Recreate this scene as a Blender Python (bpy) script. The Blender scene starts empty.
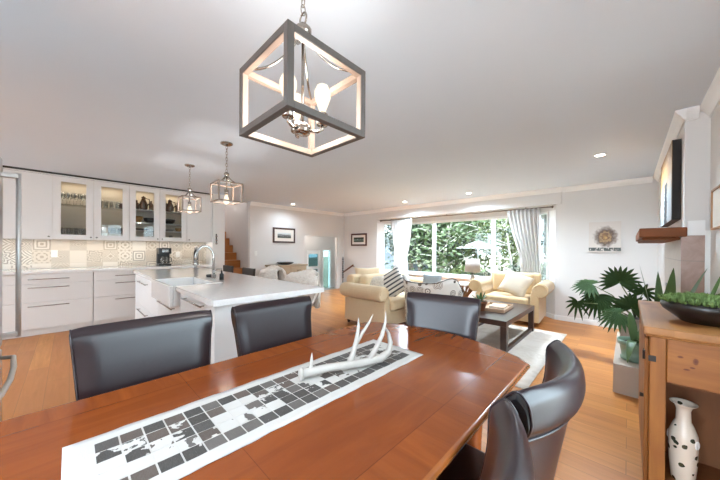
import bpy, bmesh, math, random
from mathutils import Vector, Matrix
PI = math.pi
C = bpy.context.scene.collection
sc = bpy.context.scene

# ------------------------------------------------------------------ materials
def lin(h):
    if isinstance(h, (tuple, list)):
        return tuple(h)[:3]
    h = h.lstrip('#'); out = []
    for i in (0, 2, 4):
        c = int(h[i:i+2], 16) / 255
        out.append(c / 12.92 if c <= .04045 else ((c + .055) / 1.055) ** 2.4)
    return tuple(out)
def rgba(h): return (*lin(h), 1)

class NT:
    """small helper around a node tree"""
    def __init__(s, name):
        s.m = bpy.data.materials.new(name); s.m.use_nodes = True
        s.t = s.m.node_tree; s.t.nodes.clear()
        s.out = s.t.nodes.new('ShaderNodeOutputMaterial')
    def n(s, typ, **kw):
        nd = s.t.nodes.new(typ)
        for k, v in kw.items(): setattr(nd, k, v)
        return nd
    def put(s, sock, v):
        if isinstance(v, bpy.types.NodeSocket): s.t.links.new(v, sock)
        elif isinstance(v, str): sock.default_value = rgba(v)
        elif isinstance(v, (tuple, list)) and sock.type == 'RGBA': sock.default_value = (*v[:3], 1)
        else: sock.default_value = v
    def math(s, op, a, b=0.0, c=0.0):
        nd = s.n('ShaderNodeMath', operation=op)
        s.put(nd.inputs[0], a); s.put(nd.inputs[1], b); s.put(nd.inputs[2], c)
        return nd.outputs[0]
    def mix(s, f, a, b, mode='MIX'):
        nd = s.n('ShaderNodeMix', data_type='RGBA', blend_type=mode)
        s.put(nd.inputs[0], f); s.put(nd.inputs[6], a); s.put(nd.inputs[7], b)
        return nd.outputs[2]
    def ramp(s, f, stops, interp='LINEAR'):
        nd = s.n('ShaderNodeValToRGB'); nd.color_ramp.interpolation = interp
        el = nd.color_ramp.elements
        while len(el) < len(stops): el.new(.5)
        for e, (p, c) in zip(el, stops):
            e.position = p; e.color = rgba(c)
        s.put(nd.inputs[0], f); return nd.outputs[0]
    def coord(s, scale=(1, 1, 1), rot=(0, 0, 0), loc=(0, 0, 0), kind='Object'):
        tc = s.n('ShaderNodeTexCoord'); mp = s.n('ShaderNodeMapping')
        mp.inputs['Location'].default_value = loc; mp.inputs['Rotation'].default_value = rot; mp.inputs['Scale'].default_value = scale
        s.t.links.new(tc.outputs[kind], mp.inputs[0]); return mp.outputs[0]
    def sep(s, v):
        nd = s.n('ShaderNodeSeparateXYZ'); s.put(nd.inputs[0], v); return nd.outputs
    def comb(s, x, y, z):
        nd = s.n('ShaderNodeCombineXYZ')
        for i, v in enumerate((x, y, z)): s.put(nd.inputs[i], v)
        return nd.outputs[0]
    def noise(s, v, scale, detail=3, rough=.5, dist=0, out='Fac'):
        nd = s.n('ShaderNodeTexNoise'); s.put(nd.inputs['Vector'], v)
        nd.inputs['Scale'].default_value = scale; nd.inputs['Detail'].default_value = detail
        nd.inputs['Roughness'].default_value = rough; nd.inputs['Distortion'].default_value = dist
        return nd.outputs[out]
    def white(s, v):
        nd = s.n('ShaderNodeTexWhiteNoise', noise_dimensions='3D'); s.put(nd.inputs[0], v); return nd.outputs
    def vor(s, v, scale, feature='F1', rnd=1.0):
        nd = s.n('ShaderNodeTexVoronoi', feature=feature); s.put(nd.inputs['Vector'], v)
        nd.inputs['Scale'].default_value = scale; nd.inputs['Randomness'].default_value = rnd
        return nd.outputs
    def bump(s, h, strength=.2, dist=.01):
        nd = s.n('ShaderNodeBump'); nd.inputs['Strength'].default_value = strength; nd.inputs['Distance'].default_value = dist
        s.put(nd.inputs['Height'], h); return nd.outputs[0]
    def bsdf(s, color, rough=.5, metal=0, normal=None, spec=.5, coat=0, coat_rough=.1, trans=0, emit=None, emit_s=0, sheen=0):
        b = s.n('ShaderNodeBsdfPrincipled')
        s.put(b.inputs['Base Color'], color); s.put(b.inputs['Roughness'], rough); s.put(b.inputs['Metallic'], metal)
        b.inputs['Specular IOR Level'].default_value = spec
        b.inputs['Coat Weight'].default_value = coat; b.inputs['Coat Roughness'].default_value = coat_rough
        b.inputs['Transmission Weight'].default_value = trans
        b.inputs['Sheen Weight'].default_value = sheen
        if normal is not None: s.put(b.inputs['Normal'], normal)
        if emit: s.put(b.inputs['Emission Color'], emit); b.inputs['Emission Strength'].default_value = emit_s
        s.t.links.new(b.outputs[0], s.out.inputs[0]); return b

MAT = {}
def plain(name, col, rough=.5, metal=0, var=.08, scale=6, bump=0, bscale=60, **kw):
    """a plain surface with slight procedural unevenness"""
    t = NT(name); v = t.coord()
    c = lin(col); f = t.noise(v, scale, 4)
    dark = tuple(x * (1 - var) for x in c); lite = tuple(min(1, x * (1 + var)) for x in c)
    colr = t.mix(f, dark, lite)
    nrm = t.bump(t.noise(v, bscale, 4), bump, .004) if bump else None
    t.bsdf(colr, rough, metal, nrm, **kw); MAT[name] = t.m; return t.m

def wood(name, a, b, axis='X', rough=.4, scale=1.0, coat=0, knots=False, bump=.05):
    t = NT(name)
    st = {'X': (1.2, 14, 14), 'Y': (14, 1.2, 14), 'Z': (14, 14, 1.2)}[axis]
    v = t.coord(tuple(s * scale for s in st))
    g = t.noise(v, 1.6, 6, .6, .6)
    v2 = t.coord(tuple(s * scale * .18 for s in st))
    g2 = t.noise(v2, 2.2, 3, .5, 1.2)
    col = t.mix(t.math('MULTIPLY_ADD', g, 1.3, -.15), a, b)
    col = t.mix(t.math('MULTIPLY', g2, .45), col, tuple(x * .72 for x in lin(a)))
    if knots:
        kv = t.coord({'X': (3, 6, 6), 'Y': (6, 3, 6), 'Z': (6, 6, 3)}[axis])
        d = t.vor(kv, 1.1)[0]
        k = t.ramp(d, [(0, '#ffffff'), (.2, '#c0c0c0'), (.36, '#000000'), (1, '#000000')])
        col = t.mix(k, col, '#6a2c10')
    t.bsdf(col, rough, 0, t.bump(g, bump, .003), coat=coat, coat_rough=.15); MAT[name] = t.m; return t.m

def glass(name, tint=(1, 1, 1), rough=0.0, refl=1.0):
    """thin pane: clear with fresnel reflection"""
    t = NT(name)
    tr = t.n('ShaderNodeBsdfTransparent'); tr.inputs[0].default_value = (*tint, 1)
    gl = t.n('ShaderNodeBsdfGlossy'); gl.inputs['Roughness'].default_value = rough
    fr = t.n('ShaderNodeFresnel'); fr.inputs[0].default_value = 1.45
    mx = t.n('ShaderNodeMixShader')
    t.t.links.new(t.math('MULTIPLY', fr.outputs[0], refl), mx.inputs[0]); t.t.links.new(tr.outputs[0], mx.inputs[1]); t.t.links.new(gl.outputs[0], mx.inputs[2])
    t.t.links.new(mx.outputs[0], t.out.inputs[0]); MAT[name] = t.m; return t.m

def emit(name, col, s):
    t = NT(name); e = t.n('ShaderNodeEmission'); e.inputs[0].default_value = rgba(col); e.inputs[1].default_value = s
    t.t.links.new(e.outputs[0], t.out.inputs[0]); MAT[name] = t.m; return t.m

plain('wall_paint', '#ddd9d5', .85, var=.015, scale=2, bump=.03, bscale=180)
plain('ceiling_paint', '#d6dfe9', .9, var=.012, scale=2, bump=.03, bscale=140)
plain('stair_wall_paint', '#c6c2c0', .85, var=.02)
plain('foyer_paint', '#d6d2ce', .85, var=.02)
plain('white_trim', '#efeeec', .45, var=.01)
plain('cabinet_white', '#dedad6', .42, var=.012, scale=3)
plain('island_white', '#e6e5e3', .42, var=.012, scale=3)
plain('cabinet_interior', '#cbbfae', .6, var=.02)
plain('black_metal', '#1a1918', .4, 0, var=.1)
plain('nickel', '#a39b93', .2, 1, var=.05)
plain('chrome', '#b9b8b6', .16, 1, var=.02)
plain('steel', '#b8b7b6', .28, 1, var=.05)
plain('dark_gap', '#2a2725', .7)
plain('ceramic', '#f1f0ee', .15, var=.01, coat=.4)
plain('plastic_black', '#141414', .3)
plain('plastic_white', '#e9e7e2', .4)
plain('linen', '#cbad84', .9, var=.05, scale=20, bump=.15, bscale=400, sheen=.2)
plain('linen_pale', '#e8cea8', .9, var=.05, scale=20, bump=.15, bscale=400, sheen=.2)
plain('cushion_cream', '#cfbfaa', .95, var=.08, scale=14, bump=.3, bscale=120)
plain('cushion_blue', '#a5adb1', .95, var=.06)
plain('curtain_white', '#d6d2ce', .9, var=.02)
plain('lamp_linen', '#9c8f86', .9, var=.04, scale=30)
plain('dark_wood', '#33211a', .28, var=.25, scale=9, coat=.3)
plain('stool_dark', '#2c211c', .45, var=.2, scale=9)
plain('terracotta', '#7c4a2f', .7, var=.12)
plain('soil', '#2c2119', .95, var=.3, scale=40)
plain('green_pot', '#77917c', .35, var=.06, coat=.3)
plain('pink_pot', '#b3a39a', .6, var=.06)
plain('bowl_black', '#211d1c', .35, var=.15, coat=.2)
plain('antler', '#aaa39c', .55, var=.10, scale=30, bump=.25, bscale=60)
plain('hearth_tile', '#b7a595', .55, var=.08, scale=8)
plain('frame_dark', '#4a3430', .45, var=.15)
plain('frame_red', '#50241b', .4, var=.15)
plain('mat_board', '#e8e0d6', .8, var=.01)
plain('iron_dark', '#231b18', .5)
plain('amber_bottle', '#4a2c1a', .2, var=.2, coat=.5)
plain('wicker', '#a9824f', .8, var=.25, scale=60)
plain('tray_beige', '#c9a98d', .6, var=.08)
plain('book_paper', '#e6ddd0', .8)
plain('lantern_lit_wood', '#9c8778', .6, var=.05)
plain('grey_plastic', '#8d8a88', .5)
plain('leaf_dark', '#2c421c', .6, spec=.2, var=.25, scale=12)
plain('leaf_mid', '#4b6335', .45, var=.25, scale=12)
plain('leaf_pale', '#87996a', .5, var=.2, scale=12)
plain('moss', '#52642b', .8, var=.3, scale=40)
plain('stem', '#5f6b3e', .6)
plain('bark', '#6b5d50', .9, var=.35, scale=14, bump=.4, bscale=30)
plain('bark_white', '#cfc8bd', .9, var=.3, scale=10, bump=.4, bscale=30)
plain('tree_leaf_dark', '#1b2812', .6, var=.35, scale=3)
plain('tree_leaf', '#37481d', .6, var=.35, scale=3)
plain('tree_leaf_pale', '#646f38', .6, var=.3, scale=3)
plain('garden_soil', '#6f6858', .95, var=.35, scale=3)
plain('house_siding', '#5a6068', .8, var=.1)
plain('house_roof', '#8f959c', .8, var=.1)
plain('canvas_edge', '#1d1512', .7)
plain('stone_grey', '#9d958d', .6, var=.1)
glass('window_glass', (.97, 1, .99), refl=.5)
glass('clear_glass', (.96, .97, .96), refl=.6)
glass('teal_glass', (.15, .21, .22), refl=.6)
glass('pale_teal_glass', (.36, .46, .46), refl=.4)
plain('brushed_bar', '#d8d6d3', .42, .55, var=.03)
def crystal():
    t = NT('drinking_glass')
    tr = t.n('ShaderNodeBsdfTransparent'); tr.inputs[0].default_value = (.95, .96, .95, 1)
    gl = t.n('ShaderNodeBsdfGlossy'); gl.inputs['Roughness'].default_value = .05
    df = t.n('ShaderNodeBsdfDiffuse'); df.inputs[0].default_value = (.8, .8, .78, 1)
    m1 = t.n('ShaderNodeMixShader'); m1.inputs[0].default_value = .3; t.t.links.new(gl.outputs[0], m1.inputs[1]); t.t.links.new(df.outputs[0], m1.inputs[2])
    lw = t.n('ShaderNodeLayerWeight'); lw.inputs[0].default_value = .35
    mx = t.n('ShaderNodeMixShader'); t.t.links.new(t.math('MULTIPLY_ADD', lw.outputs[1], .55, .03), mx.inputs[0]); t.t.links.new(tr.outputs[0], mx.inputs[1]); t.t.links.new(m1.outputs[0], mx.inputs[2])
    t.t.links.new(mx.outputs[0], t.out.inputs[0]); MAT['drinking_glass'] = t.m
crystal()
emit('bulb_glass', '#ffe6c6', 1.0)
emit('filament', '#ffd9a8', 60)
emit('downlight_lens', '#fff2e0', 14)
emit('led_strip', '#ffe6c0', 1.5)
wood('table_wood', '#a8592f', '#743316', 'Y', .2, .55, coat=.4, bump=.015)
wood('table_edge', '#a8622f', '#8a4a20', 'Y', .22, .35, coat=.4, bump=0)
wood('pine', '#b0702f', '#703a14', 'Z', .5, .9, knots=True)
wood('pine_top', '#ba8046', '#85522a', 'Y', .45, .9, knots=True)
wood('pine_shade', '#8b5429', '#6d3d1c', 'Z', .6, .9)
wood('mantel_wood', '#8f4f1e', '#52280f', 'X', .7, .6)
wood('stair_wood', '#b5763c', '#955a29', 'Y', .35, 1)
wood('console_wood', '#b9a489', '#9d8669', 'Y', .6, .8)
wood('stick_wood', '#9a6a40', '#6f4526', 'Z', .6, 1.4)
wood('coffee_wood', '#452a20', '#2a1913', 'Y', .32, 1)
wood('rail_wood', '#7a4426', '#57301b', 'X', .4, 1)
wood('frame_oak', '#b98a5c', '#96683c', 'Z', .5, 1)
wood('lantern_grey', '#5f5752', '#48413d', 'Z', .55, 1)
wood('lantern_taupe', '#9a8b80', '#7c6e64', 'Z', .5, 1)

def special():
    # floor: honey oak boards running along X
    t = NT('oak_boards'); v = t.coord()
    br = t.n('ShaderNodeTexBrick'); t.put(br.inputs['Vector'], v)
    br.offset = .37; br.offset_frequency = 2
    for k, x in (('Scale', 1), ('Mortar Size', .0018), ('Mortar Smooth', .3), ('Bias', 0), ('Brick Width', 1.3), ('Row Height', .145)):
        br.inputs[k].default_value = x
    t.put(br.inputs['Color1'], '#cf8540'); t.put(br.inputs['Color2'], '#ac602a'); t.put(br.inputs['Mortar'], '#7d4a22')
    g = t.noise(t.coord((1.1, 13, 1)), 2.2, 6, .62, .8)
    col = t.mix(t.math('MULTIPLY_ADD', g, 1.5, -.5), br.outputs[0], '#9c5c26')
    g2 = t.noise(t.coord((.5, 3.5, 1)), 1.5, 3)
    col = t.mix(t.math('MULTIPLY', g2, .4), col, '#d99a52')
    t.bsdf(col, t.math('MULTIPLY_ADD', g, .12, .30), 0, t.bump(br.outputs[1], .1, .002), spec=.35); MAT['oak_boards'] = t.m
    # patterned cement tiles on the kitchen wall (plane Y/Z), 20 cm squares with mixed motifs
    t = NT('pattern_tiles'); v = t.coord((5, 5, 5)); x, y, z = t.sep(v)
    fy = t.math('FRACT', y); fz = t.math('FRACT', z)
    r = t.white(t.comb(t.math('FLOOR', y), t.math('FLOOR', z), 0.5)); rv = r[0]
    r2 = t.math('FRACT', t.math('MULTIPLY', rv, 7.31))
    dy = t.math('ABSOLUTE', t.math('SUBTRACT', fy, .5)); dz = t.math('ABSOLUTE', t.math('SUBTRACT', fz, .5))
    rad = t.math('SQRT', t.math('ADD', t.math('MULTIPLY', dy, dy), t.math('MULTIPLY', dz, dz)))
    dia = t.math('ADD', dy, dz); sq = t.math('MAXIMUM', dy, dz); pr = t.math('MULTIPLY', dy, dz)
    ang = t.math('ARCTAN2', t.math('SUBTRACT', fz, .5), t.math('SUBTRACT', fy, .5))
    pet = t.math('ADD', rad, t.math('MULTIPLY', t.math('SINE', t.math('MULTIPLY', ang, 8)), .07))
    def w(f, k): return t.math('GREATER_THAN', t.math('SINE', t.math('MULTIPLY', f, k)), .12)
    rot_ = t.math('ABSOLUTE', t.math('SUBTRACT', dy, dz)); pats = [w(t.math('ADD', dia, t.math('MULTIPLY', rot_, .9)), 17), w(pet, 30), w(t.math('ADD', t.math('MULTIPLY', pr, 5), t.math('MULTIPLY', rad, .6)), 30), t.math('MULTIPLY', w(sq, 30), w(dia, 19)), w(t.math('ADD', rad, t.math('MULTIPLY', pr, 3)), 34), w(t.math('SUBTRACT', dia, t.math('MULTIPLY', rad, .4)), 40)]
    acc = pats[0]
    for i, p in enumerate(pats[1:], 1):
        sel = t.math('GREATER_THAN', rv, i / len(pats))
        mx = t.n('ShaderNodeMix', data_type='FLOAT'); t.put(mx.inputs[0], sel); t.put(mx.inputs[2], acc); t.put(mx.inputs[3], p); acc = mx.outputs[0]
    ink = t.mix(r2, '#776c5f', '#a08f76')
    base = t.mix(t.math('FRACT', t.math('MULTIPLY', rv, 3.7)), '#dfd8cd', '#d0c5b6')
    col = t.mix(t.math('MULTIPLY', t.math('MULTIPLY', acc, t.math('LESS_THAN', t.math('FRACT', t.math('MULTIPLY', rv, 13.3)), .84)), .68), base, ink)
    gr = t.math('GREATER_THAN', sq, .488); col = t.mix(gr, col, '#c9bfb0')
    t.bsdf(col, .4); MAT['pattern_tiles'] = t.m
    # white quartz with sparse grey flecks
    t = NT('quartz'); v = t.coord()
    f = t.ramp(t.noise(v, 26, 5, .7), [(0, '#e2e0dd'), (.6, '#efedeb'), (1, '#f4f3f1')])
    t.bsdf(f, .12, coat=.3); MAT['quartz'] = t.m
    # leather
    for nm, c, rg in (('leather', '#211519', .28), ('leather_dark', '#100d0f', .36)):
        t = NT(nm); v = t.coord(); n = t.noise(v, 4, 0)
        col = t.mix(t.noise(v, 90, 2), tuple(q * .8 for q in lin(c)), tuple(q * 1.2 for q in lin(c)))
        t.bsdf(col, rg, 0, t.bump(t.noise(v, 60, 3), .04, .001), spec=.5); MAT[nm] = t.m
    # mixed veneer for the dining table top
    t = NT('table_veneer'); v = t.coord(); x, y, z = t.sep(v)
    g = t.noise(t.coord((9, 1.3, 1)), 2.0, 6, .6, .8)
    g2 = t.noise(t.coord((1.3, 9, 1)), 2.0, 6, .6, .8)
    pan = t.math('FLOOR', t.math('MULTIPLY_ADD', y, 1.82, .35))
    alt = t.math('GREATER_THAN', t.math('FRACT', t.math('MULTIPLY', t.math('ADD', pan, 0.02), .5)), .25)
    edge = t.math('GREATER_THAN', t.math('ABSOLUTE', x), .39)
    mxg = t.n('ShaderNodeMix', data_type='FLOAT'); t.put(mxg.inputs[0], edge); t.put(mxg.inputs[2], g); t.put(mxg.inputs[3], g2)
    gg = mxg.outputs[0]
    col = t.mix(gg, '#9c5321', '#60270d')
    rnd = t.white(t.comb(pan, edge, .3))[0]
    col = t.mix(t.math('MULTIPLY', rnd, .35), col, '#64290f')
    seam = t.math('LESS_THAN', t.math('ABSOLUTE', t.math('SUBTRACT', t.math('ABSOLUTE', x), .39)), .0015)
    fr = t.math('FRACT', t.math('MULTIPLY_ADD', y, 1.82, .35))
    seam2 = t.math('LESS_THAN', fr, .004)
    col = t.mix(t.math('MULTIPLY', t.math('MAXIMUM', seam, seam2), .45), col, '#3a1408')
    t.bsdf(col, t.math('MULTIPLY_ADD', gg, .06, .15), 0, None, spec=.45); MAT['table_veneer'] = t.m
    # cowhide patchwork: 5 cm squares, dark hides with white flecked ones along the middle
    t = NT('cowhide'); v = t.coord(); x, y, z = t.sep(v)
    ci = t.math('FLOOR', t.math('MULTIPLY_ADD', x, 1 / .0474, 2.5)); cj = t.math('FLOOR', t.math('MULTIPLY', t.math('SUBTRACT', y, .043), 1 / .0499))
    wr = t.white(t.comb(ci, cj, .37))[0]; wr2 = t.math('FRACT', t.math('MULTIPLY', wr, 9.17))
    sh = t.comb(t.math('MULTIPLY_ADD', wr, 3, x), t.math('MULTIPLY_ADD', wr2, 5, y), z)
    spot = t.noise(sh, 14, 4, .6, .6); hair = t.noise(t.coord((50, 240, 40)), 2, 4, .6)
    dark = t.ramp(wr, [(0, '#1a1614'), (.25, '#2e2a28'), (.5, '#44342b'), (.75, '#504945'), (.9, '#151110')], 'CONSTANT')
    dark = t.mix(t.math('MULTIPLY', hair, .5), dark, '#75706b')
    mid = t.math('LESS_THAN', t.math('ABSOLUTE', t.math('SUBTRACT', ci, 2.3)), 1.6)
    wh = t.math('GREATER_THAN', t.math('ADD', spot, t.math('MULTIPLY', t.math('MULTIPLY', wr2, mid), .42)), .70)
    col = t.mix(wh, dark, '#b9b4af')
    t.bsdf(col, .75, 0, t.bump(hair, .2, .002)); MAT['cowhide'] = t.m
    plain('hide_white', '#b9b4af', .85, var=.05, scale=30, bump=.3, bscale=300)
    # striped cushion
    t = NT('stripe_fabric'); v = t.coord(); x, y, z = t.sep(v)
    s = t.math('GREATER_THAN', t.math('FRACT', t.math('MULTIPLY', z, 15)), .62)
    t.bsdf(t.mix(s, '#d8d0c6', '#3d3d42'), .9); MAT['stripe_fabric'] = t.m
    t = NT('speckle_fabric'); v = t.coord()
    f = t.ramp(t.noise(v, 42, 2), [(0, '#8d8279'), (.5, '#cfc3b5'), (1, '#e4dccf')])
    t.bsdf(f, .9); MAT['speckle_fabric'] = t.m
    # medallion fabric
    t = NT('medallion_fabric'); v = t.coord(); x, y, z = t.sep(v); o = t.vor(t.comb(t.math('MULTIPLY', t.math('ARCTAN2', x, t.math('MULTIPLY', y, -1)), .42), z, 0), 8.0, rnd=.5)
    ring = t.math('GREATER_THAN', t.math('SINE', t.math('MULTIPLY', o[0], 40)), .05)
    ins = t.math('LESS_THAN', o[0], t.math('MULTIPLY_ADD', t.white(o[1])[0], .16, .38))
    col = t.mix(t.math('MULTIPLY', ring, ins), '#e2dad0', t.mix(t.white(o[1])[0], '#4a4340', '#8a6f58'))
    t.bsdf(col, .9); MAT['medallion_fabric'] = t.m
    # rug
    t = NT('rug_wool'); v = t.coord(); n = t.noise(v, 3.2, 5, .65, 1.4); n2 = t.noise(v, 90, 2)
    x, y, z = t.sep(v)
    f = t.ramp(n, [(0, '#b5a392'), (.42, '#d5c6b8'), (.55, '#dfd3c7'), (.7, '#c9b8a9'), (1, '#a89d98')])
    t.bsdf(t.mix(t.math('MULTIPLY', n2, .25), f, '#9c8d80'), .95, 0, t.bump(n2, .4, .004)); MAT['rug_wool'] = t.m
    # sheepskin
    t = NT('sheepskin'); v = t.coord(); n = t.noise(v, 26, 4, .7)
    t.bsdf(t.ramp(n, [(0, '#cdb9a8'), (.5, '#eadfd4'), (1, '#f4ede6')]), .95, 0, t.bump(n, .9, .02)); MAT['sheepskin'] = t.m
    # marble-like fireplace tile
    for nm, a, b in (('tile_beige', '#cdc3b6', '#ab9c8b'), ('tile_rose', '#c0a598', '#8d6d60')):
        t = NT(nm); v = t.coord(); x, y, z = t.sep(v)
        n = t.noise(v, 9, 6, .7, 1.2); col = t.mix(n, a, b)
        j = t.math('LESS_THAN', t.math('FRACT', t.math('MULTIPLY_ADD', z, 3.3, .1)), .015)
        t.bsdf(t.mix(j, col, '#8d8178'), .35); MAT[nm] = t.m
    # end board of the pine cabinet with its four dark knots
    t = NT('pine_drawer'); v = t.coord((1, 12, 12)); x, y, z = t.sep(t.coord())
    g = t.noise(v, 1.8, 6, .6, .9); col = t.mix(t.math('MULTIPLY_ADD', g, 1.3, -.15), '#b27233', '#74401a')
    wob = t.math('MULTIPLY', t.math('SUBTRACT', t.noise(t.coord(), 70, 3), .5), .9)
    for px_, pz_, a_, b_ in ((.178, .775, .012, .007), (.222, .765, .010, .017), (.213, .735, .010, .005), (.196, .722, .012, .005), (.33, .70, .011, .008)):
        dx = t.math('DIVIDE', t.math('SUBTRACT', x, px_), a_); dz = t.math('DIVIDE', t.math('SUBTRACT', z, pz_), b_)
        d = t.math('ADD', t.math('SQRT', t.math('ADD', t.math('MULTIPLY', dx, dx), t.math('MULTIPLY', dz, dz))), wob)
        col = t.mix(t.ramp(d, [(0, '#ffffff'), (.6, '#e0e0e0'), (1, '#000000')]), col, '#5a2410')
    t.bsdf(col, .5, 0, t.bump(g, .05, .003)); MAT['pine_drawer'] = t.m
    # painted vase: cream glaze with dark green sprigs
    t = NT('vase_glaze'); v = t.coord((1, 1, .9)); o = t.vor(v, 31)
    n = t.noise(v, 60, 3)
    d = t.math('ADD', o[0], t.math('MULTIPLY', t.math('SUBTRACT', n, .5), .35))
    keep = t.math('GREATER_THAN', t.white(o[1])[0], .3)
    sp = t.math('MULTIPLY', t.math('LESS_THAN', d, .3), keep)
    t.bsdf(t.mix(sp, '#dccdbd', '#343729'), .22, coat=.4); MAT['vase_glaze'] = t.m
    # framed pictures, local X/Z on the face
    t = NT('photo_lake'); v = t.coord(kind='Generated'); x, y, z = t.sep(v)
    n = t.noise(t.coord((3, 1, 9)), 3, 5)
    t.bsdf(t.ramp(t.math('ADD', z, t.math('MULTIPLY', t.math('SUBTRACT', n, .5), .5)), [(0, '#55534f'), (.3, '#2f3130'), (.42, '#8f928f'), (.55, '#484b49'), (.72, '#c9cac7'), (1, '#dcdad6')]), .4); MAT['photo_lake'] = t.m
    t = NT('photo_forest'); v = t.coord(kind='Generated'); x, y, z = t.sep(v)
    n = t.noise(t.coord((8, 8, 8)), 3, 5)
    t.bsdf(t.ramp(t.math('ADD', z, t.math('MULTIPLY', t.math('SUBTRACT', n, .5), .7)), [(0, '#1b241e'), (.3, '#31443a'), (.45, '#8fa3a0'), (.6, '#2a3a31'), (1, '#131a16')]), .3); MAT['photo_forest'] = t.m
    # square print: brown round animal-like mass of strokes on a pale ground, dark band at the foot
    t = NT('print_round'); v = t.coord(kind='Generated'); x, y, z = t.sep(v)
    dx = t.math('MULTIPLY', t.math('SUBTRACT', x, .53), .75); dz = t.math('MULTIPLY', t.math('SUBTRACT', z, .50), .8)
    r = t.math('SQRT', t.math('ADD', t.math('MULTIPLY', dx, dx), t.math('MULTIPLY', dz, dz)))
    n = t.noise(t.coord((1, 1, 1)), 26, 4)
    rr = t.math('ADD', r, t.math('MULTIPLY', t.math('SUBTRACT', n, .5), .22))
    blob = t.ramp(rr, [(0, '#c79d5c'), (.07, '#6b4a33'), (.11, '#b08d63'), (.17, '#5b463a'), (.24, '#a3948a'), (.30, '#d9d0c8'), (1, '#d3c8c0')])
    foot = t.math('MULTIPLY', t.math('LESS_THAN', z, .15), t.math('GREATER_THAN', t.noise(t.coord((75, 75, 26)), 1, 3), .42))
    foot = t.math('MULTIPLY', foot, t.math('GREATER_THAN', z, .04))
    t.bsdf(t.mix(foot, blob, '#4c5049'), .5); MAT['print_round'] = t.m
    # tall painting: ochre upper part, pale grey lower part, dark standing strokes
    t = NT('painting_canvas'); v = t.coord(kind='Generated'); x, y, z = t.sep(v)
    n = t.noise(t.coord((6, 6, 3)), 4, 5, .6, .7)
    bg = t.ramp(t.math('ADD', z, t.math('MULTIPLY', t.math('SUBTRACT', n, .5), .3)), [(0, '#8d9296'), (.38, '#a2a4a3'), (.52, '#b59f86'), (.7, '#b58a55'), (1, '#8a6a4a')])
    fx = t.math('ABSOLUTE', t.math('SUBTRACT', y, t.math('MULTIPLY_ADD', n, .2, .36)))
    fig = t.math('MULTIPLY', t.math('LESS_THAN', fx, t.math('MULTIPLY_ADD', t.noise(t.coord((3, 3, 20)), 3, 3), .22, -.0)), t.math('LESS_THAN', z, .58))
    t.bsdf(t.mix(fig, bg, '#22262b'), .6); MAT['painting_canvas'] = t.m
    # woven dark tray
special()
def M(n): return MAT[n]

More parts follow.
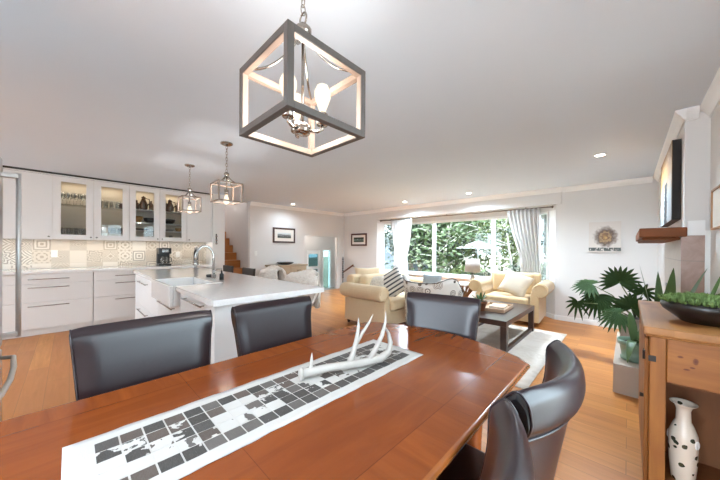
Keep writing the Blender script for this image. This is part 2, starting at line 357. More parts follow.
# ------------------------------------------------------------------ geometry helpers
class MB:
    def __init__(s): s.v = []; s.f = []
    def add(s, vs, fs):
        o = len(s.v); s.v += [tuple(p) for p in vs]; s.f += [tuple(i + o for i in f) for f in fs]; return s
    def box(s, x0, x1, y0, y1, z0, z1):
        vs = [(x, y, z) for z in (z0, z1) for y in (y0, y1) for x in (x0, x1)]
        return s.add(vs, [(0, 2, 3, 1), (4, 5, 7, 6), (0, 1, 5, 4), (2, 6, 7, 3), (0, 4, 6, 2), (1, 3, 7, 5)])
    def prism(s, pts, z0, z1, axis='Z'):
        """outline extruded along an axis; pts are the other two coords in order"""
        n = len(pts)
        def P(a, b, c): return {'Z': (a, b, c), 'Y': (a, c, b), 'X': (c, a, b)}[axis]
        vs = [P(a, b, z0) for a, b in pts] + [P(a, b, z1) for a, b in pts]
        fs = [tuple(range(n))[::-1], tuple(range(n, 2 * n))] + [(i, (i + 1) % n, n + (i + 1) % n, n + i) for i in range(n)]
        return s.add(vs, fs)
    def tube(s, pts, r, n=10, caps=True, closed=False):
        pts = [Vector(p) for p in pts]; k = len(pts)
        rs = r if isinstance(r, (list, tuple)) else [r] * k
        vs = []; prev = None
        for i, p in enumerate(pts):
            if closed: t = pts[(i + 1) % k] - pts[i - 1]
            else: t = pts[min(i + 1, k - 1)] - pts[max(i - 1, 0)]
            t = t.normalized() if t.length > 1e-9 else Vector((0, 0, 1))
            if prev is None:
                a = Vector((0, 0, 1)) if abs(t.z) < .9 else Vector((1, 0, 0))
                u = t.cross(a).normalized()
            else:
                u = (prev - t * prev.dot(t)); u = u.normalized() if u.length > 1e-6 else t.orthogonal().normalized()
            prev = u; w = t.cross(u)
            for j in range(n):
                a = 2 * PI * j / n; vs.append(p + (u * math.cos(a) + w * math.sin(a)) * rs[i])
        fs = []
        for i in range(k if closed else k - 1):
            b = ((i + 1) % k)
            for j in range(n):
                fs.append((i * n + j, i * n + (j + 1) % n, b * n + (j + 1) % n, b * n + j))
        if caps and not closed:
            fs.append(tuple(range(n))[::-1]); fs.append(tuple(range((k - 1) * n, k * n)))
        return s.add(vs, fs)
    def cyl(s, p, q, r0, r1=None, n=16): return s.tube([p, q], [r0, r0 if r1 is None else r1], n)
    def lathe(s, prof, c=(0, 0, 0), n=24, cap=True):
        vs = [(c[0] + r * math.cos(2 * PI * j / n), c[1] + r * math.sin(2 * PI * j / n), c[2] + z) for r, z in prof for j in range(n)]
        fs = [(i * n + j, i * n + (j + 1) % n, (i + 1) * n + (j + 1) % n, (i + 1) * n + j) for i in range(len(prof) - 1) for j in range(n)]
        if cap: fs.append(tuple(range(n))[::-1]); fs.append(tuple(range((len(prof) - 1) * n, len(prof) * n)))
        return s.add(vs, fs)
    def grid(s, fn, nu, nv, cu=False, cv=False):
        U = nu if cu else nu + 1; V = nv if cv else nv + 1
        vs = [fn(i / nu, j / nv) for i in range(U) for j in range(V)]
        fs = [(i * V + j, ((i + 1) % U) * V + j, ((i + 1) % U) * V + (j + 1) % V, i * V + (j + 1) % V) for i in range(nu) for j in range(nv)]
        return s.add(vs, fs)
    def ball(s, c, r, n=12, m=8):
        rx, ry, rz = r if isinstance(r, (tuple, list)) else (r, r, r)
        return s.grid(lambda u, v: (c[0] + rx * math.cos(2 * PI * u) * math.sin(PI * (.001 + .998 * v)), c[1] + ry * math.sin(2 * PI * u) * math.sin(PI * (.001 + .998 * v)), c[2] - rz * math.cos(PI * (.001 + .998 * v))), n, m, cu=True)
    def pillow(s, w, h, t, nu=12):
        """puffy square cushion in the X/Z plane, thickness along Y"""
        for sg in (1, -1):
            def fn(u, v, sg=sg):
                a = 2 * u - 1; b = 2 * v - 1
                e = max(0, (1 - a ** 4) * (1 - b ** 4)) ** .55
                k = 1 - .10 * (1 - abs(a)) * abs(b) ** 2; k2 = 1 - .10 * (1 - abs(b)) * abs(a) ** 2
                return (a * w / 2 * k2, sg * t / 2 * e, b * h / 2 * k)
            s.grid(fn, nu, nu)
        return s
    def rot(s, axis, ang):
        m = Matrix.Rotation(ang, 3, axis); s.v = [tuple(m @ Vector(p)) for p in s.v]; return s
    def move(s, x, y, z): s.v = [(a + x, b + y, c + z) for a, b, c in s.v]; return s
    def build(s, name, mat, parent=None, bevel=0, seg=2, sub=0, smooth=False, merge=False, solid=0):
        me = bpy.data.meshes.new(name); me.from_pydata(s.v, [], s.f)
        bm = bmesh.new(); bm.from_mesh(me)
        if merge: bmesh.ops.remove_doubles(bm, verts=bm.verts, dist=1e-4)
        if not solid: bmesh.ops.recalc_face_normals(bm, faces=bm.faces)
        bm.to_mesh(me); bm.free()
        me.materials.append(MAT[mat] if isinstance(mat, str) else mat)
        if smooth: me.polygons.foreach_set('use_smooth', [True] * len(me.polygons))
        o = bpy.data.objects.new(name, me); C.objects.link(o)
        if parent is not None: o.parent = parent
        if solid:
            md = o.modifiers.new('solid', 'SOLIDIFY'); md.thickness = solid; md.offset = 0
        if bevel:
            md = o.modifiers.new('bevel', 'BEVEL'); md.width = bevel; md.segments = seg; md.limit_method = 'ANGLE'; md.angle_limit = .6
            if not smooth: me.polygons.foreach_set('use_smooth', [True] * len(me.polygons)); o.modifiers.new('wn', 'WEIGHTED_NORMAL')
        if sub:
            md = o.modifiers.new('sub', 'SUBSURF'); md.levels = sub; md.render_levels = sub
        return o

def thing(name, label, cat, loc=(0, 0, 0), rz=0, group=None):
    o = bpy.data.objects.new(name, None); C.objects.link(o); o.empty_display_size = .1
    o.location = loc; o.rotation_euler = (0, 0, rz); o['label'] = label; o['category'] = cat
    if group: o['group'] = group
    return o
def tag(o, label, cat, group=None, kind=None):
    o['label'] = label; o['category'] = cat
    if group: o['group'] = group
    if kind: o['kind'] = kind
    return o
def solo(mb, name, mat, label, cat, loc=None, rz=0, group=None, **kw):
    """a one-mesh thing; mb in local coordinates"""
    o = mb.build(name, mat, None, **kw)
    if loc: o.location = loc
    o.rotation_euler = (0, 0, rz)
    return tag(o, label, cat, group)
def struct(mb, name, mat, **kw):
    o = mb.build(name, mat, None, **kw); o['kind'] = 'structure'; return o
def dup(root, loc, rz=None, label=None, group=None):
    r = root.copy(); C.objects.link(r); r.location = loc
    if rz is not None: r.rotation_euler = (0, 0, rz)
    if label: r['label'] = label
    if group: r['group'] = group
    for ch in list(root.children):
        c = ch.copy(); C.objects.link(c); c.parent = r
        for g in list(ch.children):
            d = g.copy(); C.objects.link(d); d.parent = c
    return r
def arc(c, r, a0, a1, n, plane='XZ'):
    out = []
    for i in range(n + 1):
        a = a0 + (a1 - a0) * i / n; p, q = r * math.cos(a), r * math.sin(a)
        out.append({'XZ': (c[0] + p, c[1], c[2] + q), 'YZ': (c[0], c[1] + p, c[2] + q), 'XY': (c[0] + p, c[1] + q, c[2])}[plane])
    return out

# ------------------------------------------------------------------ camera (level 14 mm lens, slight rise)
cam = bpy.data.cameras.new('camera'); cam.sensor_width = 36; cam.lens = 279.07 / 720 * 36
cam.shift_y = 9.607 / 720; cam.clip_start = .02; cam.clip_end = 200
co = bpy.data.objects.new('camera', cam); C.objects.link(co); sc.camera = co
yw, pt, ro = map(math.radians, (43.865, -.208, .389))
fw = Vector((-math.sin(yw), math.cos(yw), 0)); rt = Vector((math.cos(yw), math.sin(yw), 0)); up = Vector((0, 0, 1))
F = fw * math.cos(pt) + up * math.sin(pt); U = up * math.cos(pt) - fw * math.sin(pt)
R = rt * math.cos(ro) + U * math.sin(ro); U = U * math.cos(ro) - rt * math.sin(ro)
co.matrix_world = Matrix(((R.x, U.x, -F.x, 0), (R.y, U.y, -F.y, 0), (R.z, U.z, -F.z, 1.264), (0, 0, 0, 1)))

# ------------------------------------------------------------------ room shell
H = 2.38; XA = -6.6; YW = 6.12; XR = .45; YB = -3.3
struct(MB().box(XA, .6, YB - .1, 6.7, -.1, 0).box(-8.6, XA, 2.1, 3.12, -.1, 0), 'floor', 'oak_boards')
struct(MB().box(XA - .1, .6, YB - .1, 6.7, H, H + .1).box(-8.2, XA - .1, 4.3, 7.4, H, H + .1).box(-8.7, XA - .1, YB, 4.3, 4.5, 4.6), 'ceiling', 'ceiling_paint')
struct(MB().box(XA - .1, XA, YB, 2.29, 0, H), 'wall_kitchen', 'wall_paint')
struct(MB().box(XA, -6.2, 2.05, 2.29, 0, H), 'wall_stub', 'cabinet_white')
struct(MB().box(XA - .1, XA, 3.02, 4.6, 0, H).box(XA - .1, XA, 4.6, 5.82, 1.62, H).box(XA - .1, XA, 5.82, YW, 0, H), 'wall_left', 'wall_paint')
# stairwell walls
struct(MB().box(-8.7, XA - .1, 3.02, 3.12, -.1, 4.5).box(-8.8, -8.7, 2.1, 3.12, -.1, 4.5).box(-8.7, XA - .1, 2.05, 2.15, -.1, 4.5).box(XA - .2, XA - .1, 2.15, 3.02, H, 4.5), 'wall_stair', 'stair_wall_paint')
# foyer a half-level down
struct(MB().box(-8.2, -8.05, 4.3, 5.72, -1.0, H).box(-8.2, -8.05, 6.31, 6.40, -1.0, H).box(-8.2, -8.05, 6.80, 7.4, -1.0, H).box(-8.2, -8.05, 5.72, 6.31, 1.19, H).box(-8.2, -8.05, 6.40, 6.80, 1.22, H)
       .box(-8.2, -8.05, 6.40, 6.80, -1.0, -.5).box(-8.05, XA - .1, 4.3, 4.4, -1.0, H).box(-8.05, XA - .1, 7.3, 7.4, -1.0, H).box(XA - .1, XA, YW, 7.3, -1.0, H), 'wall_foyer', 'foyer_paint')
struct(MB().box(-8.05, XA - .1, 4.4, 7.3, -1.1, -1.0).box(-7.5, XA - .1, 4.4, 7.3, -.25, -.1).box(XA - .1, XA, 4.4, 5.82, -1.0, -.1), 'floor_foyer', 'stone_grey')
# window wall with a shallow angled bay
bx0, bx1, by = -5.21, -.951, 6.5
struct(MB().box(XA, bx0, YW, YW + .12, 0, H).box(bx1, .6, YW, YW + .12, 0, H).box(bx0, bx1, YW, YW + .12, 2.09, H), 'wall_back', 'wall_paint')
struct(MB().box(-5.24, -.865, 6.075, YW, 2.09, H - .065), 'trim_1', 'wall_paint', bevel=.004)
bay = MB()
cl, cr = -4.83, -1.331
def bayseg(z0, z1):
    bay.prism([(bx0, YW), (cl, by), (cl - .06, by + .1), (bx0 - .1, YW + .12)], z0, z1)
    bay.prism([(bx1, YW), (bx1 + .1, YW + .12), (cr + .06, by + .1), (cr, by)], z0, z1)
    bay.box(cl, cr, by, by + .1, z0, z1)
bayseg(0, .60); bayseg(1.99, 2.16)
bay.prism([(bx0, YW + .12), (cl, by + .1), (cr, by + .1), (bx1, YW + .12)], 2.1, 2.2)
struct(bay, 'wall_bay', 'wall_paint')
def window(n, p, q, z0, z1, mull=(), fw_=.055):
    """white framed window between floor points p and q"""
    p = Vector((*p, 0)); q = Vector((*q, 0)); d = (q - p).normalized(); nrm = Vector((-d.y, d.x, 0)); L = (q - p).length
    def bar(a, b, za, zb, t0=-.02, t1=.06):
        m = MB(); vs = [p + d * s_ + nrm * t for s_, t in ((a, t0), (b, t0), (b, t1), (a, t1))]
        return [(v.x, v.y) for v in vs], za, zb
    f = MB()
    for a, b, za, zb in [(0, fw_, z0, z1), (L - fw_, L, z0, z1), (fw_, L - fw_, z0, z0 + fw_), (fw_, L - fw_, z1 - fw_, z1)] + [(m - .032, m + .032, z0 + fw_, z1 - fw_) for m in mull]:
        f.prism(*bar(a, b, za, zb))
    w = struct(f, 'window_%d' % n, 'white_trim')
    g = MB(); g.prism(*bar(fw_, L - fw_, z0 + fw_, z1 - fw_, .018, .022)); g.build('pane', 'window_glass', w)
    s = MB(); s.prism(*bar(-.0, L, z0 - .03, z0, -.05, 0)); s.build('sill', 'white_trim', w)
window(1, (cl + .03, by), (cr - .03, by), .60, 1.99, mull=(1.19, 2.64))
window(2, (bx0 + .13, YW + .13), (cl, by), .62, 1.99, fw_=.035)
window(3, (cr, by), (bx1 - .13, YW + .13), .62, 1.99, fw_=.035)
struct(MB().prism([(bx0, YW), (bx0 + .13, YW + .13), (bx0 + .07, YW + .19), (bx0 - .1, YW + .12)], .6, 2.0).prism([(bx1, YW), (bx1 + .1, YW + .12), (bx1 - .07, YW + .19), (bx1 - .13, YW + .13)], .6, 2.0), 'trim_2', 'white_trim')
# right wall, chimney breast with tiled sides
DY0, DY1, DZ = .42, 1.32, 2.10      # unseen glazed door beside the camera, added for daylight and chair glare
struct(MB().box(XR, .6, YB, DY0, 0, H).box(XR, .6, DY1, 1.86, 0, H).box(XR, .6, 1.86, 2.24, 0, 1.0).box(XR, .6, 1.86, 2.24, 2.1, H).box(XR, .6, 2.24, 3.4, 0, H).box(XR, .6, DY0, DY1, DZ, H), 'wall_right', 'wall_paint')
w5 = struct(MB().box(.47, .54, 1.86, 1.91, 1.0, 2.1).box(.47, .54, 2.19, 2.24, 1.0, 2.1).box(.47, .54, 1.91, 2.19, 1.0, 1.05).box(.47, .54, 1.91, 2.19, 2.05, 2.1), 'window_5', 'white_trim')  # unseen window, added for glare on the chair backs
MB().box(.505, .51, 1.91, 2.19, 1.05, 2.05).build('pane', 'window_glass', w5)
gd = MB()
for a_, b_ in ((DY0, DY0 + .06), (DY1 - .06, DY1)): gd.box(.48, .54, a_, b_, 0, DZ)
gd.box(.48, .54, DY0 + .06, DY1 - .06, 0, .06).box(.48, .54, DY0 + .06, DY1 - .06, DZ - .06, DZ)
gd = struct(gd, 'unseen_door', 'white_trim')
for a_, b_ in ((DY0 + .06, DY1 - .06),): MB().box(.505, .51, a_, b_, .06, DZ - .06).build('pane', 'window_glass', gd)
struct(MB().box(.32, .6, 3.4, YW, 0, H), 'wall_chimney', 'wall_paint')
struct(MB().box(.305, .32, 3.4, 4.75, .26, 1.385), 'trim_3', 'tile_beige')
struct(MB().box(.305, .425, 3.385, 3.4, .26, 1.385), 'trim_4', 'tile_rose')
struct(MB().box(.425, XR, 3.37, 3.4, 0, 1.42).box(.337, .425, 3.375, 3.4, 1.385, 1.50), 'trim_5', 'white_trim')
# rear wall behind the photographer: both openings added to let in daylight
struct(MB().box(XA, -6.45, YB - .1, YB, 0, H).box(-6.45, -5.0, YB - .1, YB, 0, 1.0).box(-6.45, -5.0, YB - .1, YB, 2.2, H).box(-5.0, -1.8, YB - .1, YB, 0, H).box(-1.8, .3, YB - .1, YB, 2.25, H).box(.3, XR, YB - .1, YB, 0, H), 'wall_rear', 'wall_paint')
# crown moulding and baseboards
def crown(n, a, b, nx, ny):
    """moulding from a to b, (nx,ny) points into the room"""
    prof = [(0, H - .085), (.012, H - .085), (.03, H - .05), (.055, H - .02), (.06, H), (0, H)]
    m = MB(); k = len(prof)
    vs = [(p[0] + nx * o, p[1] + ny * o, z) for p in (a, b) for o, z in prof]
    fs = [tuple(range(k)), tuple(range(k, 2 * k))] + [(i, (i + 1) % k, k + (i + 1) % k, k + i) for i in range(k)]
    m.add(vs, fs); struct(m, 'trim_%d' % n, 'white_trim')
crown(6, (XA, 3.02), (XA, YW - .061), 1, 0)
crown(7, (XA, YW), (-5.24, YW), 0, -1)
crown(8, (-5.24, 6.075), (-.865, 6.075), 0, -1)
crown(9, (-.865, YW), (.259, YW), 0, -1)
crown(10, (.32, 3.34), (.32, YW), -1, 0)
crown(11, (.321, 3.4), (XR - .061, 3.4), 0, -1)
crown(12, (XR, YB), (XR, 3.4), -1, 0)
def base(side, pts, name=None):
    m = MB(); m.prism(pts, 0, .085); struct(m, 'baseboard_' + side, 'white_trim', bevel=.003)
base('back', [(bx1, YW), (bx1 + .005, YW - .014), (.12, YW - .014), (.12, YW)])
base('bay', [(bx1, YW), (bx1 - .01, YW - .014), (cr - .006, by - .014), (cr, by)])
base('left', [(XA, 3.03), (XA + .014, 3.03), (XA + .014, 4.6), (XA, 4.6)])
base('corner', [(XA + .014, YW), (XA + .014, YW - .014), (bx0, YW - .014), (bx0, YW)])
base('right', [(XR, DY1), (XR, 1.93), (XR - .014, 1.93), (XR - .014, DY1)])
# patterned splashback
struct(MB().box(XA, XA + .012, YB + .02, 2.05, .925, 1.385), 'wall_splashback', 'pattern_tiles')
# stair flight rising away behind the kitchen wall
st = MB()
for i in range(9):
    st.box(-8.69, -6.17 - .235 * i, 2.31, 3.01, .19 * i, .19 * (i + 1))
solo(st, 'staircase', 'stair_wood', 'orange-brown wooden stair flight rising behind the kitchen wall', 'stairs', bevel=.006)
# foyer door with three glass lights and teal sidelight
dr = struct(MB().box(-8.13, -8.07, 5.72, 5.80, -1, 1.19).box(-8.13, -8.07, 6.22, 6.31, -1, 1.19).box(-8.13, -8.07, 5.80, 6.22, -1, -.75).box(-8.13, -8.07, 5.80, 6.22, 1.06, 1.19)
       .box(-8.13, -8.07, 5.80, 6.22, .52, .62).box(-8.13, -8.07, 5.80, 6.22, -.08, .02), 'door_1', 'white_trim')
for z0, z1 in ((-.75, -.08), (.02, .52), (.62, 1.06)):
    MB().box(-8.11, -8.095, 5.80, 6.22, z0, z1).build('pane', 'teal_glass', dr)
MB().tube([(-8.07, 6.26, .0), (-8.02, 6.26, .0), (-8.02, 6.16, .0)], .012).build('door_handle', 'black_metal', dr, smooth=True)
wf = struct(MB().box(-8.13, -8.04, 6.40, 6.44, -.5, 1.22).box(-8.13, -8.04, 6.76, 6.80, -.5, 1.22).box(-8.13, -8.04, 6.44, 6.76, -.5, -.46).box(-8.13, -8.04, 6.44, 6.76, 1.18, 1.22), 'window_4', 'white_trim')
MB().box(-8.11, -8.095, 6.44, 6.76, -.46, 1.18).build('pane', 'pale_teal_glass', wf)

# ------------------------------------------------------------------ kitchen, wall run
def bar_handle(root, a, b, out, r=.006):
    """bar pull from a to b (local), standing 3 cm off along out"""
    a = Vector(a); b = Vector(b); o = Vector(out) * .032; d = (b - a).normalized()
    m = MB(); m.tube([a + o, b + o], r, 8); m.tube([a + d * .03, a + d * .03 + o], r * .8, 8); m.tube([b - d * .03, b - d * .03 + o], r * .8, 8)
    return m
XB = -6.0   # face of the base units
base_units = [(-1.56, -.66, 'white three-drawer base cabinet mostly hidden behind the steel fridge', 3), (-.655, .254, 'wide white three-drawer base cabinet left of the corner drawers, below the wall outlet', 3), (.259, 1.163, 'wide white three-drawer base cabinet behind the island sink end', 3),
              (1.168, 2.045, 'white base cabinet under the coffee maker, its top just visible over the island', 0)]
for y0, y1, lab, nd in base_units:
    w = y1 - y0
    t = thing('base_cabinet', lab, 'cabinet', (XA + .003, y0, 0), group='white base cabinets along the tiled wall')
    D = XB - XA
    MB().box(0, D - .022, 0, w, .10, .875).build('body', 'cabinet_white', t)
    MB().box(0, D - .06, 0, w, .002, .10).build('plinth', 'cabinet_white', t)
    if nd:
        for z0, z1 in ((.737, .872), (.477, .733), (.103, .473)):
            d = MB().box(D - .02, D, .002, w - .002, z0, z1).build('drawer', 'cabinet_white', t, bevel=.002)
            hz = z1 - .07 if z0 > .7 else z1 - .05
            c = w / 2; hl = min(.2, w * .36)
            bar_handle(None, (D, c - hl, hz), (D, c + hl, hz), (1, 0, 0)).build('handle', 'nickel', d, smooth=True)
    else:
        for k in range(2):
            d = MB().box(D - .02, D, k * w / 2 + .002, (k + 1) * w / 2 - .002, .103, .872).build('door', 'cabinet_white', t, bevel=.002)
            bar_handle(None, (D, (k + .5) * w / 2 - .15, .81), (D, (k + .5) * w / 2 + .15, .81), (1, 0, 0)).build('handle', 'nickel', d, smooth=True)
# one continuous worktop on the wall run
solo(MB().box(0, .625, 0, 3.605, 0, .042), 'worktop', 'quartz', 'white quartz worktop along the patterned tile wall', 'worktop', (XA + .013, -1.56, .878), bevel=.004)

# wall cabinets: plain and glass-fronted
XU = -6.23; DU = XU - XA; Z0, Z1 = 1.372, 2.335
def upper(y0, y1, lab, kind, knob):
    w = y1 - y0
    t = thing('wall_cabinet', lab, 'cabinet', (XA + .003, y0, Z0), group='white wall cabinets')
    h = Z1 - Z0; b = MB(); D = DU - .003
    if kind == 'glass':
        b.box(0, .012, 0, w, 0, h).box(.012, D - .02, 0, .018, 0, h).box(.012, D - .02, w - .018, w, 0, h).box(.012, D - .02, .018, w - .018, 0, .018).box(.012, D - .02, .018, w - .018, h - .018, h)
        b.build('body', 'cabinet_interior', t)
        e = .088
        d = MB().box(D - .02, D, .002, e, .002, h - .002).box(D - .02, D, w - e, w - .002, .002, h - .002).box(D - .02, D, e, w - e, .002, .078).box(D - .02, D, e, w - e, h - .078, h - .002).build('door', 'cabinet_white', t)
        MB().box(D - .012, D - .008, e, w - e, .078, h - .078).build('pane', 'clear_glass', d)
        for zz in SH[kind_n[0]]:
            MB().box(.014, D - .04, .02, w - .02, zz - Z0, zz - Z0 + .008).build('shelf', 'clear_glass' if kind_n[0] == 0 else 'cabinet_white', t)
        MB().box(.1, .16, .05, w - .05, h - .03, h - .02).build('light_strip', 'led_strip', t)
    else:
        b.box(0, D - .022, 0, w, 0, h).build('body', 'cabinet_white', t)
        d = MB().box(D - .02, D, .002, w - .002, .002, h - .002).build('door', 'cabinet_white', t)
    ky = .035 if knob == 'L' else w - .035
    MB().tube([(D, ky, .04), (D + .022, ky, .04)], [.006, .011], 10).build('knob', 'nickel', d, smooth=True)
    return t
SH = [(1.915,), (1.70, 1.93, 1.56)]; kind_n = [0]
ub = [-1.10, -.64, -.182, .269, .714, 1.152, 1.589, 2.045]
upper(ub[0], ub[1], 'plain white wall cabinet hidden behind the fridge edge', 'plain', 'R')
upper(ub[1], ub[2], 'plain white wall cabinet left of the glass-door cabinets', 'plain', 'R')
upper(ub[2], ub[3], 'first glass-door wall cabinet from the fridge, holding stemmed glasses', 'glass', 'R')
upper(ub[3], ub[4], 'second glass-door wall cabinet from the fridge, holding tumblers and a white reflection block', 'glass', 'L')
kind_n[0] = 1
upper(ub[4], ub[5], 'third glass-door wall cabinet from the fridge, holding a brown lidded jug', 'glass', 'R')
upper(ub[5], ub[6], 'glass-door wall cabinet beside the plain right end cabinet, holding brown bottles', 'glass', 'L')
upper(ub[6], ub[7], 'plain white wall cabinet at the right end above the dark flask', 'plain', 'L')
# dark shadow-gap filler under the ceiling
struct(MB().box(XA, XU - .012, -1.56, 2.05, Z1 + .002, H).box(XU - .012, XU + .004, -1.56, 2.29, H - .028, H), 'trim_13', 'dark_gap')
struct(MB().box(XU - .01, XU, -1.56, 2.045, Z1 + .002, H - .028), 'trim_14', 'cabinet_white')

# glassware and crockery on the shelves
rnd = random.Random(4)
def wineglass_mb(h=.19, r=.036):
    return MB().lathe([(.032, 0), (.03, .004), (.005, .01), (.004, h * .45), (.02, h * .5), (r, h * .68), (r * .95, h * .85), (r * .8, h), (r * .76, h), (r * .9, h * .85), (r * .94, h * .68), (.015, h * .52)], n=14)
def tumbler_mb(h=.12, r=.034):
    return MB().lathe([(r * .85, 0), (r, h), (r * .93, h), (r * .78, .01)], n=14)
def place_glasses(proto, spots, lab, grp):
    for i, p in enumerate(spots):
        o = proto if i == 0 else proto.copy()
        if i: C.objects.link(o)
        o.location = p; tag(o, lab, 'glass', grp)
xs = (-6.33, -6.45)
fl = Z0 + .018
g = wineglass_mb().build('stemmed_glass', 'drinking_glass', None, smooth=True)
place_glasses(g, [(x, ub[2] + .075 + k * .075 + (.03 if x < -6.4 else 0), 1.924) for x in xs for k in range(5)], 'clear stemmed glass on the upper shelf of the first glass-door cabinet', 'stemmed glasses in the first glass cabinet')
g = tumbler_mb(.17, .036).build('tall_glass', 'drinking_glass', None, smooth=True)
place_glasses(g, [(x, ub[2] + .075 + k * .082 + (.02 if x < -6.4 else 0), fl) for x in xs for k in range(4)], 'tall clear glass at the bottom of the first glass-door cabinet', 'tall glasses in the first glass cabinet')
g = tumbler_mb(.12, .034).build('tumbler', 'drinking_glass', None, smooth=True)
place_glasses(g, [(x, ub[3] + .08 + k * .075, 1.924) for x in xs for k in range(4)], 'clear tumbler on the upper shelf of the second glass-door cabinet', 'tumblers in the second glass cabinet')
g = wineglass_mb(.21, .04).build('goblet', 'drinking_glass', None, smooth=True)
place_glasses(g, [(-6.36, ub[3] + .22 + k * .075, fl) for k in range(3)] + [(-6.46, ub[3] + .09 + k * .085, fl) for k in range(4)], 'large clear goblet at the bottom of the second glass-door cabinet', 'goblets in the second glass cabinet')
solo(MB().box(-.035, .035, -.04, .04, 0, .2), 'reflection_block', 'plastic_white', 'plain white block at the bottom of the second glass-door cabinet, standing in for a pane reflection', 'reflection_block', (-6.33, ub[3] + .135, fl), bevel=.004)  # white block in place of a reflection on the cabinet glass
solo(MB().box(-.05, .05, -.05, .05, 0, .09), 'tin', 'amber_bottle', 'small brown tin at the right end of the upper shelf, second glass-door cabinet', 'tin', (-6.34, ub[3] + .37, 1.924), bevel=.01)
# third glass cabinet
def jug(loc, h, lab):
    t = thing('jug', lab, 'jug', loc, group='brown jugs and bottles in the right glass cabinets')
    MB().lathe([(.04, 0), (.062, .03), (.066, h * .4), (.04, h * .68), (.028, h * .8), (.034, h * .88)], n=16).build('body', 'amber_bottle', t, smooth=True)
    MB().lathe([(.034, h * .88), (.03, h * .93), (.008, h * .96), (.012, h)], n=14).build('lid', 'amber_bottle', t, smooth=True)
    MB().tube([(0, .03, h * .84), (0, .085, h * .8), (0, .09, h * .55), (0, .06, h * .35)], .008, 8).build('handle', 'amber_bottle', t, smooth=True)
def bottle(loc, h, r, lab):
    solo(MB().lathe([(r * .9, 0), (r, .01), (r, h * .6), (r * .4, h * .78), (r * .36, h), (r * .2, h)], n=14), 'bottle', 'amber_bottle', lab, 'bottle', loc, group='brown jugs and bottles in the right glass cabinets', smooth=True)
y3 = ub[4]; y4 = ub[5]
jug((-6.40, y3 + .22, 1.939), .26, 'brown lidded jug with handle on the top shelf of the third glass-door cabinet')
bottle((-6.38, y3 + .12, 1.939), .17, .035, 'short brown bottle left of the lidded jug')
bottle((-6.38, y3 + .33, 1.939), .18, .035, 'short brown bottle right of the lidded jug')
jug((-6.40, y4 + .19, 1.939), .25, 'brown lidded jug among bottles beside the plain right end cabinet')
bottle((-6.38, y4 + .11, 1.939), .24, .035, 'tall brown bottle left of the jug, right-hand glass-door cabinet')
bottle((-6.38, y4 + .31, 1.939), .2, .038, 'stout brown bottle right of the jug, right-hand glass-door cabinet')
def bowl(loc, r, h, mat, lab, grp=None):
    solo(MB().lathe([(r * .45, 0), (r * .85, h * .4), (r, h), (r * .95, h), (r * .78, h * .42), (.01, h * .12)], n=20, cap=False), 'bowl', mat, lab, 'bowl', loc, smooth=True)
bowl((-6.39, y3 + .14, 1.709), .075, .11, 'wicker', 'round tan basket bowl on the middle shelf of the third glass-door cabinet')
bowl((-6.38, y3 + .31, 1.709), .095, .09, 'plastic_black', 'black bowl beside the tan basket in the third glass-door cabinet')
bowl((-6.38, y4 + .17, 1.709), .11, .09, 'plastic_black', 'wide black bowl below the bottles, right-hand glass-door cabinet')
solo(MB().lathe([(.07, 0), (.11, .03), (.105, .03), (.01, .008)], n=20), 'dish', 'plastic_black', 'shallow dark dish low in the third glass-door cabinet', 'dish', (-6.38, y3 + .2, 1.569), smooth=True)
solo(MB().lathe([(.07, 0), (.1, .035), (.095, .035), (.01, .008)], n=20), 'dish', 'grey_plastic', 'shallow grey dish low in the right-hand glass-door cabinet', 'dish', (-6.38, y4 + .16, 1.569), smooth=True)
bowl((-6.39, y4 + .33, 1.569), .055, .07, 'wicker', 'small tan bowl low in the right-hand glass-door cabinet')
solo(tumbler_mb(.1, .032), 'cup', 'grey_plastic', 'small grey cup on the floor of the right-hand glass-door cabinet', 'cup', (-6.36, y4 + .2, fl), smooth=True)

# outlets
def outlet(loc, lab, rz=0):
    t = thing('wall_outlet', lab, 'outlet', loc, rz, group='white wall plates')
    MB().box(0, .006, -.036, .036, -.057, .057).build('plate', 'plastic_white', t, bevel=.002)
    for s in (-.022, .022): MB().box(.006, .009, -.017, .017, s - .014, s + .014).build('socket', 'plastic_white', t, bevel=.002)
outlet((XA + .012, -.17, 1.15), 'white double outlet on the patterned tiles left of the coffee maker')
outlet((XA + .012, 1.52, 1.12), 'white double outlet on the patterned tiles right of the coffee maker')
outlet((XA, 3.17, 1.13), 'white switch plate on the bare wall above the bar stools')
# coffee maker, flask, wall ornament
t = thing('coffee_maker', 'black drip coffee maker on the worktop against the patterned tiles', 'coffee maker', (-6.36, 1.24, .9205))
MB().box(-.10, .12, -.10, .10, 0, .035).build('base', 'plastic_black', t, bevel=.008)
MB().box(-.10, -.02, -.10, .10, .035, .33).build('tank', 'plastic_black', t, bevel=.008)
MB().box(-.02, .12, -.10, .10, .22, .33).build('brew_head', 'plastic_black', t, bevel=.01)
k = MB().lathe([(.05, 0), (.065, .05), (.06, .1), (.04, .14), (.036, .14), (.05, .1), (.02, .004)], (.05, 0, .036), 18).build('carafe', 'drinking_glass', t, smooth=True)
MB().tube([(.05, .06, .15), (.05, .11, .14), (.05, .11, .07), (.05, .06, .06)], .008, 8).build('carafe_handle', 'plastic_black', k, smooth=True)
MB().box(.12, .124, -.05, .05, .25, .30).build('control_panel', 'chrome', t)
t = thing('flask', 'tall dark flask standing at the right end of the worktop', 'flask', (-6.40, 1.80, .9205))
MB().lathe([(.04, 0), (.045, .01), (.045, .24), (.03, .28), (.03, .3)], n=18).build('body', 'plastic_black', t, smooth=True)
MB().lathe([(.034, .3), (.034, .36), (.02, .37)], n=18).build('cap', 'grey_plastic', t, smooth=True)
t = thing('wall_ornament', 'slim dark metal ornament hanging on the white end panel', 'ornament', (-6.199, 2.12, 1.45))
